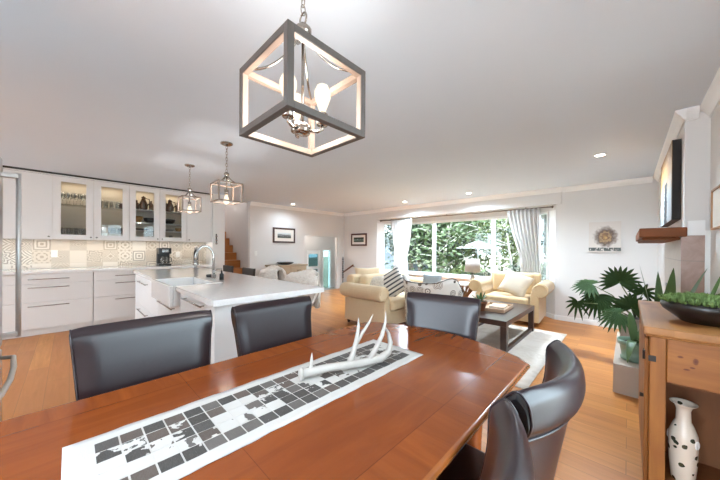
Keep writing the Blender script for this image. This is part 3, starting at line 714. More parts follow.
MB().box(0, .006, -.012, .012, -.12, .1).build('plate', 'black_metal', t, bevel=.003)
for s in (-.10, -.03, .05): MB().ball((.012, 0, s), (.01, .022, .022)).build('boss', 'nickel', t, smooth=True)

# ------------------------------------------------------------------ island
YI = .67
def pen_unit(x0, x1, lab, fronts):
    t = thing('base_cabinet', lab, 'cabinet', (x0, YI, 0), group='white island cabinets')
    w = x1 - x0
    top = fronts[-1][1] + .003
    MB().box(0, w, .022, .60, .10, top).build('body', 'island_white', t)
    MB().box(0, w, .06, .60, .002, .10).build('plinth', 'island_white', t)
    for z0, z1, hz, hx0, hx1 in fronts:
        d = MB().box(.002, w - .002, 0, .02, z0, z1).build('drawer', 'island_white', t, bevel=.002)
        bar_handle(None, (hx0 * w, 0, hz), (hx1 * w, 0, hz), (0, -1, 0)).build('handle', 'nickel', d, smooth=True)
pen_unit(-2.815, -2.0, 'white cabinet at the end of the island right of the apron sink', [(.103, .872, .845, .2, .8)])
pen_unit(-3.66, -2.825, 'white cabinet directly below the apron sink', [(.103, .738, .70, .12, .82)])
pen_unit(-5.21, -3.67, 'white two-drawer cabinet left of the apron sink at the far island end', [(.103, .473, .42, .25, .63), (.477, .872, .80, .25, .63)])
solo(MB().box(0, .03, 0, .64, 0, .874), 'end_panel', 'island_white', 'plain white end panel of the island facing the dining table', 'panel', (-1.997, YI - .004, .003))
solo(MB().box(-5.21, -1.998, 0, .02, 0, .874), 'back_panel', 'island_white', 'white back panel of the island facing the bar stools', 'panel', (0, 1.275, .003))
# worktop with the sink cut-out
wt = MB()
xe = -1.935; z0, z1 = .878, .92
sx0, sx1, sy1 = -3.63, -2.86, 1.05
wt.box(-5.25, sx0, .645, sy1, z0, z1).box(sx1, xe, .645, sy1, z0, z1).box(-5.25, xe, sy1, 1.56, z0, z1)
solo(wt, 'worktop', 'quartz', 'white quartz island top with the apron sink set in it', 'worktop')
# apron sink
t = thing('apron_sink', 'white ceramic apron-front sink set in the island top', 'sink', (sx0, .598, .742))
w, dd, hh = sx1 - sx0, sy1 - .598, .183
s = MB().box(.002, w - .002, 0, .03, 0, hh).box(.002, .03, .03, dd - .002, 0, hh).box(w - .03, w - .002, .03, dd - .002, 0, hh).box(.03, w - .03, dd - .07, dd - .002, 0, hh).box(.03, w - .03, .03, dd - .07, 0, .02)
s.build('basin', 'ceramic', t, bevel=.006)
MB().lathe([(.03, .02), (.03, .024), (.01, .022)], (w * .5, dd * .5, 0), 16).build('drain', 'chrome', t)
# gooseneck faucet
t = thing('gooseneck_faucet', 'chrome gooseneck faucet standing behind the apron sink', 'faucet', (-3.30, 1.10, .92))
MB().lathe([(.03, 0), (.03, .008), (.02, .015), (.018, .09), (.013, .1)], n=18).build('base', 'chrome', t, smooth=True)
pts = [(0, 0, .09), (0, 0, .24)] + [(-.02 * i / 10 * 2, -.08 + .08 * math.cos(a), .24 + .12 * math.sin(a)) for i, a in enumerate([PI * k / 10 for k in range(11)])] + [(-.045, -.16, .2)]
MB().tube(pts, .0135, 14).build('spout', 'chrome', t, smooth=True)
MB().cyl((-.045, -.16, .205), (-.046, -.161, .12), .017, .015).build('spray_head', 'chrome', t, smooth=True)
MB().tube([(.018, 0, .06), (.05, 0, .075), (.10, .0, .10)], [.009, .007, .006], 10).build('lever', 'chrome', t, smooth=True)
t = thing('soap_dispenser', 'small dark soap dispenser right of the faucet', 'dispenser', (-3.14, 1.13, .92))
MB().lathe([(.022, 0), (.022, .06), (.01, .07), (.008, .1)], n=16).build('bottle', 'plastic_black', t, smooth=True)
MB().tube([(0, 0, .095), (0, 0, .115), (-.01, -.05, .115)], .006, 8).build('nozzle', 'chrome', t, smooth=True)
solo(MB().lathe([(.05, 0), (.055, .03), (.05, .03), (.045, .008)], n=18), 'soap_dish', 'plastic_black', 'round dark soap dish behind the sink left of the faucet', 'dish', (-3.52, 1.15, .92), smooth=True)

# ------------------------------------------------------------------ bar stools
def stool(x, y, lab, skin):
    t = thing('bar_stool', lab, 'stool', (x, y, 0), group='bar stools along the island')
    MB().box(-.2, .2, -.2, .2, .62, .66).build('seat', 'stool_dark', t, bevel=.012)
    for sx in (-.17, .17):
        MB().tube([(sx, -.17, .62), (sx * 1.08, -.19, .002)], [.02, .014], 8).build('leg', 'stool_dark', t)
        MB().tube([(sx, .17, .62), (sx * 1.08, .21, .002)], [.02, .014], 8).build('leg', 'stool_dark', t)
        MB().tube([(sx, .18, .64), (sx, .215, .965)], [.018, .013], 8).build('back_post', 'stool_dark', t)
    MB().box(-.17, .17, -.185, -.165, .25, .28).build('footrest', 'stool_dark', t)
    MB().box(-.19, .19, .185, .215, .80, .965).build('backrest', 'stool_dark', t, bevel=.008)
    return t
stool(-4.83, 1.64, 'dark bar stool farthest along the island, nearest the stairs', 0)
stool(-4.06, 1.64, 'dark bare bar stool between the far stool and the sheepskin stools', 0)
stool(-3.42, 1.64, 'dark bar stool under the farther sheepskin, by the low console', 1)
stool(-2.70, 1.64, 'dark bar stool under the nearer sheepskin, at the island end', 1)
def sheepskin(x, y, lab, seed, w=.27):
    r = random.Random(seed); ph = [r.uniform(0, 6) for _ in range(6)]
    prof = [(-.245, .54), (-.24, .66), (-.17, .70), (.05, .69), (.14, .71), (.165, .80), (.165, .96), (.20, 1.005), (.245, .97), (.26, .80), (.262, .62)]
    n = len(prof) - 1
    def fn(u, v):
        k = u * n; i = min(int(k), n - 1); f = k - i
        yy = prof[i][0] * (1 - f) + prof[i + 1][0] * f; zz = prof[i][1] * (1 - f) + prof[i + 1][1] * f
        ww = w * (1 + .12 * math.sin(u * 9 + ph[0]) + .07 * math.sin(u * 17 + ph[1]) - .25 * max(0, u - .85) / .15 - .2 * max(0, .1 - u) / .1)
        a = 2 * v - 1
        j = .006 * math.sin(u * 60 + ph[2]) * math.sin(v * 40 + ph[3])
        return (x + ww * a, y + yy + j, zz + j - .02 * a * a + .03 * math.cos(a * 2 + ph[4]) * (1 if 6 <= i <= 8 else 0))
    m = MB().grid(fn, 60, 24)
    o = m.build('sheepskin', 'sheepskin', None, smooth=True, solid=.028)
    return tag(o, lab, 'sheepskin', 'sheepskin throws on the bar stools')
sheepskin(-3.42, 1.64, 'cream sheepskin over the farther stool, in front of the console', 2)
sheepskin(-2.67, 1.64, 'cream sheepskin over the nearer stool, hanging below the island end', 5)

# ------------------------------------------------------------------ refrigerator (only its front edge is in the frame)
t = thing('refrigerator', 'tall stainless refrigerator at the left picture edge', 'refrigerator', (-2.10, -.262, 0))
MB().box(-.45, .45, -.72, -.05, .03, 1.76).build('body', 'steel', t, bevel=.01)
d = MB().box(-.448, .448, -.05, 0, .70, 1.76).build('door', 'steel', t, bevel=.012)
h_ = MB().tube([(-.38, .062, .755), (-.38, .062, 1.675)], .0105, 14)
h_.build('handle', 'brushed_bar', d, smooth=True)
for z_ in (1.645, .76): MB().box(-.395, -.365, 0, .062, z_, z_ + .025).build('handle_bracket', 'brushed_bar', d, bevel=.004)
d = MB().box(-.448, .448, -.05, .0, .06, .69).build('drawer', 'steel', t, bevel=.012)
MB().tube([(-.40, 0, .645), (-.38, .045, .645), (-.2, .062, .635), (0, .068, .632), (.2, .062, .635), (.38, .045, .645), (.40, 0, .645)], .011, 12).build('handle', 'brushed_bar', d, smooth=True)
MB().box(-.43, .43, -.6, -.06, .0, .03).build('base', 'black_metal', t)
t = thing('overhead_cabinet', 'grey-white cabinet above the refrigerator', 'cabinet', (-2.10, -.30, 1.80))
MB().box(-.47, .47, -.66, 0, 0, .16).build('body', 'cabinet_white', t); 
MB().box(-.46, .46, 0, .02, .003, .157).build('door', 'cabinet_white', t)
struct(MB().box(-2.59, -2.56, -.98, -.31, 0, 1.96).box(-1.64, -1.61, -.98, -.31, 0, 1.96).box(-2.59, -1.61, -1.0, -.98, 0, 1.96), 'trim_15', 'cabinet_white')

# ------------------------------------------------------------------ dining table
TX0, TX1 = -1.333, -.315; TXC = (TX0 + TX1) / 2; hw = (TX1 - TX0) / 2
t = thing('dining_table', 'long red-brown dining table with bowed ends and a patterned runner', 'table', (TXC, .5, 0))
def outline(inset=0, ya=.97, yb=-1.15, bow=.15):
    w = hw - inset; pts = []
    n = 18
    def end(yc, sg):
        out = []
        r = .045
        for i in range(n + 1):
            a = -1 + 2 * i / n; x = a * w
            y = yc + sg * (bow * (1 - abs(a) ** 2.0) - inset)
            if abs(a) > .93: y -= sg * ((abs(a) - .93) / .07) ** 2 * .03
            out.append((x, y))
        return out
    top = end(ya, 1); bot = end(yb, -1)
    return top[::-1] + bot        # right->left along far end, then left->right along near end
o = outline()
n_ = len(o)
# top slab with rounded edge, cut in a top face and an edge band
top = MB(); top.prism(outline(.012), .738, .7500); top.build('tabletop', 'table_veneer', t)
def ring(l0, l1):
    m = MB(); 
    loops = [[(x, y, z) for x, y in outline(i)] for i, z in zip(l0, l1)]
    vs = [p for L in loops for p in L]; fs = [(k * n_ + i, k * n_ + (i + 1) % n_, (k + 1) * n_ + (i + 1) % n_, (k + 1) * n_ + i) for k in range(len(loops) - 1) for i in range(n_)]
    return m.add(vs, fs)
ring([.012, .004, 0, 0, .004, .012, .018, .026, .034], [.7502, .748, .742, .733, .727, .722, .714, .708, .704]).build('edge_moulding', 'table_edge', t, smooth=True)
ap = MB().box(-hw + .15, hw - .15, -1.02, -1.00, .62, .704).box(-hw + .15, hw - .15, .74, .76, .62, .704).box(-hw + .13, -hw + .15, -1.02, .76, .62, .704).box(hw - .15, hw - .13, -1.02, .76, .62, .704).build('apron', 'table_wood', t)
MB().prism(outline(.034), .704, .7375).build('underside', 'table_wood', t)
for sx in (-1, 1):
    for y in (-.95, .70):
        MB().lathe([(.03, .004), (.035, .1), (.045, .45), (.05, .55), (.045, .6), (.045, .70)], (sx * (hw - .17), y, 0), 16).build('leg', 'table_wood', t, smooth=True)

# ------------------------------------------------------------------ runner with cowhide patches
RX0, RX1 = -1.034, -.712; RY0, RY1 = -.012, 1.19
t = thing('table_runner', 'white hide table runner with a grid of dark cowhide patches', 'runner', ((RX0 + RX1) / 2, 0, .7506))
rr = random.Random(3)
def rfn(u, v):
    y = RY0 + (RY1 - RY0) * u; x = (RX0 - RX1) / 2 + (RX1 - RX0) * v
    e = (.0018 * math.sin(u * 41) + .0012 * math.sin(u * 97 + 1)) * min(1, u * 12, (1 - u) * 12)
    if v < .01: x += e
    if v > .99: x -= e * .7
    return (x, y, .0012 + .0008 * math.sin(u * 60) * math.sin(v * 9))
MB().grid(rfn, 60, 16).build('backing', 'hide_white', t, smooth=True, solid=.0012)
m = MB(); cols, rows, cw, ch = 5, 22, .0474, .0499
for i in range(rows):
    for j in range(cols):
        cx = (j - 2) * cw; cy = .043 + (i + .5) * ch
        m.box(cx - cw / 2 + .0022, cx + cw / 2 - .0022, cy - ch / 2 + .0022, cy + ch / 2 - .0022, .0012, .0030)
m.build('patchwork', 'cowhide', t)

# ------------------------------------------------------------------ shed antler
AX = Vector((-.93, .61, 0))
m = MB()
def A(*pts): return [Vector(p) for p in pts]
zb = .7545
main = A((-.945, .585, zb + .022), (-.925, .625, zb + .026), (-.895, .70, zb + .030), (-.865, .78, zb + .026), (-.835, .87, zb + .022), (-.80, .955, zb + .028), (-.795, 1.01, zb + .045), (-.805, 1.035, zb + .08), (-.825, 1.04, zb + .12), (-.845, 1.03, zb + .155))
m.tube(main, [.021, .018, .0165, .017, .0185, .019, .0165, .013, .008, .0015], 12)
m.tube(A((-.93, .622, zb + .03), (-.938, .632, zb + .05), (-.946, .640, zb + .072), (-.952, .646, zb + .092)), [.011, .009, .006, .0012], 10)
m.tube(A((-.865, .80, zb + .028), (-.872, .825, zb + .065), (-.885, .84, zb + .115), (-.90, .845, zb + .17), (-.91, .84, zb + .215)), [.016, .014, .0115, .008, .0015], 10)
m.tube(A((-.88, .838, zb + .10), (-.885, .87, zb + .145), (-.885, .90, zb + .185), (-.88, .915, zb + .225)), [.011, .0095, .007, .0012], 10)
m.tube(A((-.825, .895, zb + .025), (-.825, .935, zb + .07), (-.83, .965, zb + .125), (-.845, .985, zb + .18), (-.855, .985, zb + .23)), [.016, .0135, .011, .0075, .0015], 10)
m.lathe([(.014, -.012), (.024, -.008), (.027, 0), (.024, .006), (.017, .010)], n=14)
# the burr ring was added at the origin: swing it onto the beam end
k = 14 * 5
for i in range(len(m.v) - k, len(m.v)):
    p = Vector(m.v[i]); p = Matrix.Rotation(PI / 2, 3, 'X') @ p; p = Matrix.Rotation(-.42, 3, 'Z') @ p
    m.v[i] = tuple(p + Vector((-.945, .583, zb + .0225)))
q_ = []
for x_, y_, z_ in m.v:
    l_ = max(0, min(1, (z_ - zb - .05) / .16)) * (1 if y_ > .76 else 0) * (.25 if y_ > 1.0 else 1)
    q_.append((-.945 + .88 * (x_ + .945) + .038 + .03 * l_, .585 + .88 * (y_ - .585) + .037 + .028 * l_, zb + (z_ - zb) * .96))
m.v = q_
m.move(.93, -.61, -.754)
solo(m, 'antler', 'antler', 'bleached white shed antler with upright tines lying on the runner', 'antler', (-.93, .61, .756), smooth=True)

# ------------------------------------------------------------------ leather dining chairs; local front is -Y... seat faces local +Y
def dining_chair(lab, loc, rz, sag, roll):
    t = thing('dining_chair', lab, 'chair', loc, rz, group='dark leather dining chairs')
    hw_ = .235; z0, z1 = .46, .965
    def off(u): return -sag * (1 - (u / hw_) ** 2)          # further back in the middle
    def lean(z): return -.085 * ((z - z0) / (z1 - z0)) ** 1.3
    th = .046
    # section, front bottom -> over the top -> back bottom : (y offset, z)
    sec = [(0, z0), (0, .6), (0, .75), (0, .86), (.001, .925), (-.006, .948), (-.022, z1), (-.040, .953), (-.052, .935), (-.056 - roll, .90), (-.054 - roll, .87), (-th, .845), (-th, .75), (-th, .6), (-th, z0)]
    dense = []                                             # smooth the section
    for q in range(len(sec)):
        p0_, p1_, p2_, p3_ = (sec[max(0, min(len(sec) - 1, q + o_))] for o_ in (-1, 0, 1, 2))
        if q == len(sec) - 1: dense.append(sec[q]); break
        for f in (0, 1 / 3, 2 / 3):
            dense.append(tuple(.5 * (2 * b_ + (c_ - a_) * f + (2 * a_ - 5 * b_ + 4 * c_ - d_) * f * f + (3 * b_ - a_ - 3 * c_ + d_) * f ** 3) for a_, b_, c_, d_ in zip(p0_, p1_, p2_, p3_)))
    sec = dense
    N = 24
    def P(i, k):
        u = -hw_ + 2 * hw_ * i / N; y, z = sec[k]
        e = abs(u / hw_)
        zz = z - (.005 * max(0, (e - .8) / .2) ** 2 if z > .9 else 0)
        # ends are rounded off a little
        yy = y - .016 * max(0, (e - .72) / .28) ** 2 * max(0, min(1, (.94 - z) / .10)) * (1 if y > -.02 else 0)
        return (u * (1 - .17 * (z1 - z) / (z1 - z0)), yy + off(u) + lean(zz), zz)
    m = MB(); K = len(sec)
    vs = [P(i, k) for i in range(N + 1) for k in range(K)]
    fs = [(i * K + k, (i + 1) * K + k, (i + 1) * K + (k + 1) % K, i * K + (k + 1) % K) for i in range(N) for k in range(K)]
    m.add(vs, fs); b = m.build('backrest', 'leather', t, smooth=True)
    for i, sg in ((0, -1), (N, 1)):
        s = MB(); o = [Vector(P(i, k)) for k in range(K)]
        c = sum(o, Vector()) / K
        outw = Vector((sg * .006, 0, 0))
        s.add([tuple(p) for p in o] + [tuple(p + (c - p) * .18 * .6 + outw) for p in o], [(k, (k + 1) % K, K + (k + 1) % K, K + k) for k in range(K)] + [tuple(range(K, 2 * K))])
        s.build('side_panel', 'leather_dark', t, smooth=False)
        MB().tube([p + Vector((sg * .001, 0, 0)) for p in o], .0032, 6).build('piping', 'leather', t, smooth=True)
    if roll:
        MB().tube([Vector(P(i, 33)) + Vector((0, -.002, 0)) for i in range(N + 1)], .003, 6).build('seam', 'leather', t, smooth=True)
    MB().box(-.24, .24, -.02, .43, .40, .475).build('seat', 'leather', t, bevel=.03, seg=3)
    MB().box(-.215, .215, -.03, .41, .35, .40).build('seat_frame', 'dark_wood', t)
    for sx in (-.19, .19):
        MB().tube([(sx, .38, .35), (sx, .39, .002)], [.026, .018], 4).build('leg', 'dark_wood', t)
        MB().tube([(sx, -.03, .46), (sx, -.0, .3), (sx, -.06, .002)], [.026, .024, .018], 4).build('leg', 'dark_wood', t)
    return t
dining_chair('dark leather dining chair on the kitchen side of the table, nearer the refrigerator', (-1.355, .238, 0), -PI / 2, .012, 0)
dining_chair('dark leather dining chair on the kitchen side, in front of the island end panel', (-1.35, .815, 0), -PI / 2, .012, 0)
dining_chair('dark leather dining chair at the bowed table end, in front of the coffee table', (-.86, 1.585, 0), PI + .17, .012, 0)
dining_chair('dark leather dining chair with curved rolled back, farther along the pine cabinet side', (-.275, .90, 0), PI / 2, .066, .006)
dining_chair('dark leather dining chair nearest the camera on the pine cabinet side', (-.283, .378, 0), PI / 2, .066, .006)

# ------------------------------------------------------------------ pendants
def lantern(name, lab, c, s, h, zb, bar, wood_mat, bulbs, hub_z, metal='nickel', group=None):
    """open box lantern; c = centre x,y ; s side ; zb bottom"""
    t = thing(name, lab, 'pendant light', (c[0], c[1], zb), group=group)
    a = s / 2
    fr = MB()
    for sx in (-1, 1):
        for sy in (-1, 1):
            fr.box(sx * a - bar / 2, sx * a + bar / 2, sy * a - bar / 2, sy * a + bar / 2, 0, h)
    for z in (0, h - bar):
        for sg in (-1, 1):
            fr.box(-a + bar / 2, a - bar / 2, sg * a - bar / 2, sg * a + bar / 2, z, z + bar)
            fr.box(sg * a - bar / 2, sg * a + bar / 2, -a + bar / 2, a - bar / 2, z, z + bar)
    fr.build('frame', wood_mat, t, bevel=.0015)
    # paler inner faces of the frame: bulb light put into the colour
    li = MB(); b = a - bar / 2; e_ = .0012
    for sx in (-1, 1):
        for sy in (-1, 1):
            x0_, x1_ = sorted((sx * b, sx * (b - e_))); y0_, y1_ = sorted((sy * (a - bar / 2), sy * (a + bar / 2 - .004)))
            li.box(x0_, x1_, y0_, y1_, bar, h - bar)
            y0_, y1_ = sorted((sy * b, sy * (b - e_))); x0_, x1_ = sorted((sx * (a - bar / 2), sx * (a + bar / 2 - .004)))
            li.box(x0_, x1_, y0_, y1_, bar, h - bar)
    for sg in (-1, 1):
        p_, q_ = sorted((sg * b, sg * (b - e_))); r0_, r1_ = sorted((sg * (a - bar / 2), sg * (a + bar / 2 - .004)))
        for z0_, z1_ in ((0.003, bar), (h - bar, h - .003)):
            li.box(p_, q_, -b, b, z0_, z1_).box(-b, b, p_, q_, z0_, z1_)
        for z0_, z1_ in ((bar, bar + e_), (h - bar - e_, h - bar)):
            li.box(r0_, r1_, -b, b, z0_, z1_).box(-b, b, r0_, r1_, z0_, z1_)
    li.build('lit_faces', 'lantern_lit_wood', t)
    hz = hub_z - zb; k = s / .337
    # four sweeping arms from the top corners up to the hub
    for sx in (-1, 1):
        for sy in (-1, 1):
            pts = []
            for i in range(13):
                f = i / 12; r = (a - bar * .2) * (1 - f); e = f ** 2.6 if f < 1 else 1
                q = max(r, .012)
                pts.append((sx * q, sy * q, h - .002 + (hz - h + .002) * e))
            MB().tube(pts, .0048, 8).build('arm', metal, t, smooth=True)
    MB().lathe([(.004, -.03 * max(k, .8)), (.02 * max(k, .8), -.026 * max(k, .8)), (.034 * max(k, .8), -.01 * max(k, .8)), (.034 * max(k, .8), .006 * max(k, .8)), (.02 * max(k, .8), .022 * max(k, .8)), (.006, .028 * max(k, .8))], (0, 0, hz), 18).build('hub', metal, t, smooth=True)
    if bulbs > 1: MB().tube([(.022 * math.cos(q), 0, hz + .046 + .024 * math.sin(q)) for q in [2 * PI * j / 20 for j in range(20)]], .0035, 8, closed=True).build('loop', metal, t, smooth=True)
    ch = MB(); z = hz + (.064 if bulbs > 1 else .024 * k); top = H - zb - .02; L = .034; i = 0
    while z < top:
        ring = [(.010 * math.cos(q) * (1 if i % 2 else 0), .010 * math.cos(q) * (0 if i % 2 else 1), z + L * .5 + L * .62 * math.sin(q)) for q in [2 * PI * j / 12 for j in range(12)]]
        ch.tube(ring, .0022, 6, closed=True); z += L * .92; i += 1
    ch.build('chain', metal, t, smooth=True)
    MB().lathe([(.06, 0), (.062, -.012), (.045, -.022), (.012, -.03)], (0, 0, H - zb), 22).build('canopy', metal, t, smooth=True)
    # stem and sockets
    if bulbs > 1:
        MB().cyl((0, 0, .025), (0, 0, hz - .02), .006, n=10).build('stem', metal, t, smooth=True)
        MB().lathe([(.004, -.012), (.03, -.008), (.034, .004), (.034, .022), (.02, .03)], (0, 0, .02), 18).build('cluster_body', metal, t, smooth=True)
        for q in range(bulbs):
            an = 2 * PI * q / bulbs + .768; r = .078
            x, y = r * math.cos(an), r * math.sin(an)
            MB().tube([(x * .35, y * .35, .025), (x * .75, y * .75, .02), (x, y, .03), (x, y, .05)], .006, 8).build('bulb_arm', metal, t, smooth=True)
            MB().lathe([(.02, 0), (.023, .004), (.021, .045), (.014, .05)], (x, y, .045), 16).build('socket', metal, t, smooth=True)
            bulb(t, (x, y, .093), 1.0, 0)
    else:
        MB().cyl((0, 0, h * .62), (0, 0, hz - .02), .006, n=10).build('stem', metal, t, smooth=True)
        MB().lathe([(.02, 0), (.02, -.05), (.014, -.055)], (0, 0, h * .68), 14).build('socket', metal, t, smooth=True)
        bulb(t, (0, 0, h * .68 - .052), .92, 1)
    return t
def bulb(t, p, k, down):
    sg = -1 if down else 1
    prof = [(.012, 0), (.013, .012), (.024, .04), (.031, .065), (.031, .085), (.022, .105), (.008, .114), (.001, .115)]
    b = MB().lathe([(r * k, sg * z * k) for r, z in prof], p, 18, cap=False).build('bulb', 'bulb_glass', t, smooth=True)
    f = MB()
    for q in range(4):
        a = PI / 2 * q; x, y = .011 * k * math.cos(a), .011 * k * math.sin(a)
        f.tube([(p[0] + x * .3, p[1] + y * .3, p[2] + sg * .02 * k), (p[0] + x, p[1] + y, p[2] + sg * .085 * k)], .0042 * k, 6)
    f.build('filament', 'filament', b)
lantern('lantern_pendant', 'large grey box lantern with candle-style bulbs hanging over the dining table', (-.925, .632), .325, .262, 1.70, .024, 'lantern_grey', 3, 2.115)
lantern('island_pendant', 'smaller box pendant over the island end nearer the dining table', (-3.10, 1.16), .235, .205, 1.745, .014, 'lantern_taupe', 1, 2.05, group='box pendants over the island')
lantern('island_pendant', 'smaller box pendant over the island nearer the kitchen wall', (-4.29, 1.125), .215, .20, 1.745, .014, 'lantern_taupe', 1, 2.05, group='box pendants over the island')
# recessed downlights
def downlight(x, y, lab):
    t = thing('recessed_light', lab, 'ceiling light', (x, y, H), group='recessed ceiling lights')
    MB().lathe([(.062, 0), (.06, -.006), (.046, -.006), (.045, 0)], n=24, cap=False).build('trim_ring', 'white_trim', t, smooth=True)
    MB().lathe([(.045, -.004), (.001, -.004)], n=24).build('lens', 'downlight_lens', t)
downlight(-.247, 4.305, 'recessed ceiling light nearest the chimney breast')
downlight(-2.283, 5.48, 'recessed ceiling light in front of the middle of the window')
downlight(-3.829, 5.50, 'recessed ceiling light by the left curtain')
downlight(-6.12, 3.91, 'recessed ceiling light near the dark-framed picture')

# ------------------------------------------------------------------ pictures
def picture(name, lab, loc, rz, w, h, fw_, fm, pm, dep=.025, mat=.0):
    """local: faces -Y, centred on loc, back on y=0"""
    t = thing(name, lab, 'picture', loc, rz)
    if fw_:
        MB().box(-w / 2, -w / 2 + fw_, -dep, 0, -h / 2, h / 2).box(w / 2 - fw_, w / 2, -dep, 0, -h / 2, h / 2).box(-w / 2 + fw_, w / 2 - fw_, -dep, 0, -h / 2, -h / 2 + fw_).box(-w / 2 + fw_, w / 2 - fw_, -dep, 0, h / 2 - fw_, h / 2).build('frame', fm, t, bevel=.003)
    if mat:
        MB().box(-w / 2 + fw_, w / 2 - fw_, -dep * .6, -.002, -h / 2 + fw_, h / 2 - fw_).build('mat', 'mat_board', t)
    i = fw_ + mat
    MB().box(-w / 2 + i, w / 2 - i, -dep * (.7 if fw_ else 1), -dep * .55 if fw_ else 0, -h / 2 + i, h / 2 - i).build('print', pm, t)
    return t
picture('framed_photograph', 'dark-framed black-and-white landscape on the wall above the console', (XA, 3.95, 1.60), PI / 2, .66, .40, .045, 'frame_dark', 'photo_lake', mat=.085)
picture('framed_photograph', 'small red-brown framed picture left of the window', (-5.925, YW, 1.535), 0, .66, .38, .05, 'frame_red', 'photo_forest', mat=.07)
picture('canvas_print', 'square pale canvas print with a round brown figure above the palm', (-.283, YW, 1.482), 0, .40, .50, 0, None, 'print_round', dep=.03)
picture('framed_picture', 'thin oak-framed picture cut off at the right picture edge', (XR, 2.95, 1.56), -PI / 2, .56, .29, .016, 'frame_oak', 'mat_board', dep=.02, mat=.02)
t = thing('canvas_painting', 'tall painting with a dark deep edge hung above the mantel shelf', 'painting', (.318, 4.13, 1.87))
MB().box(-.052, 0, -.56, .56, -.34, .34).build('canvas_body', 'canvas_edge', t)
MB().box(-.055, -.052, -.56, .56, -.34, .34).build('painted_face', 'painting_canvas', t)

# ------------------------------------------------------------------ fireplace mantel, hearth
solo(MB().box(.066, .304, 3.383, 4.95, 1.375, 1.452).box(.066, .334, 3.36, 3.383, 1.375, 1.452).box(.085, .304, 3.425, 4.93, 1.352, 1.375), 'mantel_shelf', 'mantel_wood', 'chunky orange-brown wooden mantel shelf above the tiled fireplace', 'shelf', bevel=.008)
solo(MB().box(-.09, .30, 3.36, 4.72, .0, .258), 'hearth_bench', 'hearth_tile', 'low beige hearth bench carrying the potted plants', 'hearth', bevel=.004)
# firebox opening frame on the breast face
t = thing('fireplace_insert', 'dark firebox set in the beige tiles below the mantel', 'fireplace', (.3035, 4.1, .30))
MB().box(-.01, 0, -.36, .36, .0, .62).build('frame', 'black_metal', t, bevel=.004)
MB().box(-.013, -.010, -.31, .31, .05, .57).build('glass_door', 'plastic_black', t)

# ------------------------------------------------------------------ plants by the hearth
def fan_leaf(tip_c, size, droop, f, n=15, seed=0, facing=(-.25, -1, .45)):
    """one fan of narrow leaflets spreading from tip_c along f, its face turned to facing"""
    r = random.Random(seed); m = MB()
    f = Vector(f).normalized(); s = f.cross(Vector(facing)).normalized(); nn = f.cross(s)
    for i in range(n):
        a = (-1 + 2 * i / (n - 1)) * 2.15
        d = f * math.cos(a) + s * math.sin(a)
        L = size * (.82 + .18 * math.cos(a * .6)) * r.uniform(.9, 1.05); w = size * .10
        side = d.cross(nn).normalized()
        K = 6; row = []
        for k in range(K + 1):
            q = k / K
            p = tip_c + d * L * q - Vector((0, 0, 1)) * droop * L * q ** 2.2 - nn * .0
            ww = w * (math.sin(PI * min(1, .12 + q * .88)) ** .7) * (1 - .2 * q) + .0008
            row.append((p - side * ww, p + nn * ww * .45, p + side * ww))
        vs = [tuple(p) for tri in row for p in tri]
        fs = []
        for k in range(K):
            b = k * 3; fs += [(b, b + 1, b + 4, b + 3), (b + 1, b + 2, b + 5, b + 4)]
        m.add(vs, fs)
    return m
t = thing('potted_palm', 'fan palm in a pinkish grey square pot at the back of the hearth', 'plant', (.06, 4.40, .259))
P0 = Vector((.10, 4.42, .286))
MB().prism([(-.12, -.12), (.12, -.12), (.12, .12), (-.12, .12)], 0, .25).build('pot', 'pink_pot', t, bevel=.01)
MB().box(-.108, .108, -.108, .108, .236, .254).build('soil', 'soil', t)
fans = [((-.13, -.10, .65), .215, .12, (.05, 0, 1), (-.2, -1, .7)), ((-.38, -.08, .60), .20, .3, (-1, 0, .1), (-.2, -.6, 1)), ((-.31, -.06, .47), .22, .45, (-.35, -.1, -.75), (-.3, -1, .35)),
        ((-.03, -.15, .38), .22, .25, (.15, -.1, .8), (-.2, -1, .5)), ((.06, -.12, .55), .17, .3, (.2, -.2, .9), (-.4, -1, .2)), ((-.50, -.12, .37), .17, .3, (-.15, -.1, -1), (-.5, -1, .2)), ((-.13, -.18, .31), .20, .4, (-.8, -.1, -.25), (-.2, -1, .9))]
for i, (c, sz, dr_, f_, fc_) in enumerate(fans):
    c = Vector(c)
    lf = fan_leaf(c, sz, dr_, f_, seed=i, n=17 if sz > .19 else 9, facing=fc_).build('leaf', 'leaf_dark', t, smooth=True)
    MB().tube([(0, 0, .24), tuple(Vector((0, 0, .25)) * .5 + c * .5 + Vector((0, 0, .06))), tuple(c)], [.007, .006, .004], 7).build('leaf_stalk', 'stem', lf, smooth=True)
t = thing('potted_agave', 'broad-leaved plant in a ridged green pot at the front of the hearth', 'plant', (.05, 3.58, .259))
MB().lathe([(.085, 0), (.097, .01), (.099, .03), (.088, .035), (.105, .14), (.118, .145), (.12, .185), (.110, .185), (.10, .15)], n=26, cap=False).build('pot', 'green_pot', t, smooth=True)
MB().lathe([(.104, .155), (.001, .16)], n=20).build('soil', 'soil', t)
def blade(L, w, ang, rise, bend, n=9):
    m = MB(); d = Vector((math.cos(ang), math.sin(ang), 0)); s = Vector((-d.y, d.x, 0)); vs = []
    for k in range(n + 1):
        q = k / n
        p = d * (.015 + L * math.cos(rise) * q + .15 * L * bend * q * q) + Vector((0, 0, .155 + L * math.sin(rise) * q - bend * L * q ** 2))
        ww = w * math.sin(PI * (.18 + .82 * q)) ** .8 + .0006
        vs += [tuple(p - s * ww + Vector((0, 0, ww * .35))), tuple(p), tuple(p + s * ww + Vector((0, 0, ww * .35)))]
    fs = []
    for k in range(n): b = k * 3; fs += [(b, b + 1, b + 4, b + 3), (b + 1, b + 2, b + 5, b + 4)]
    return m.add(vs, fs)
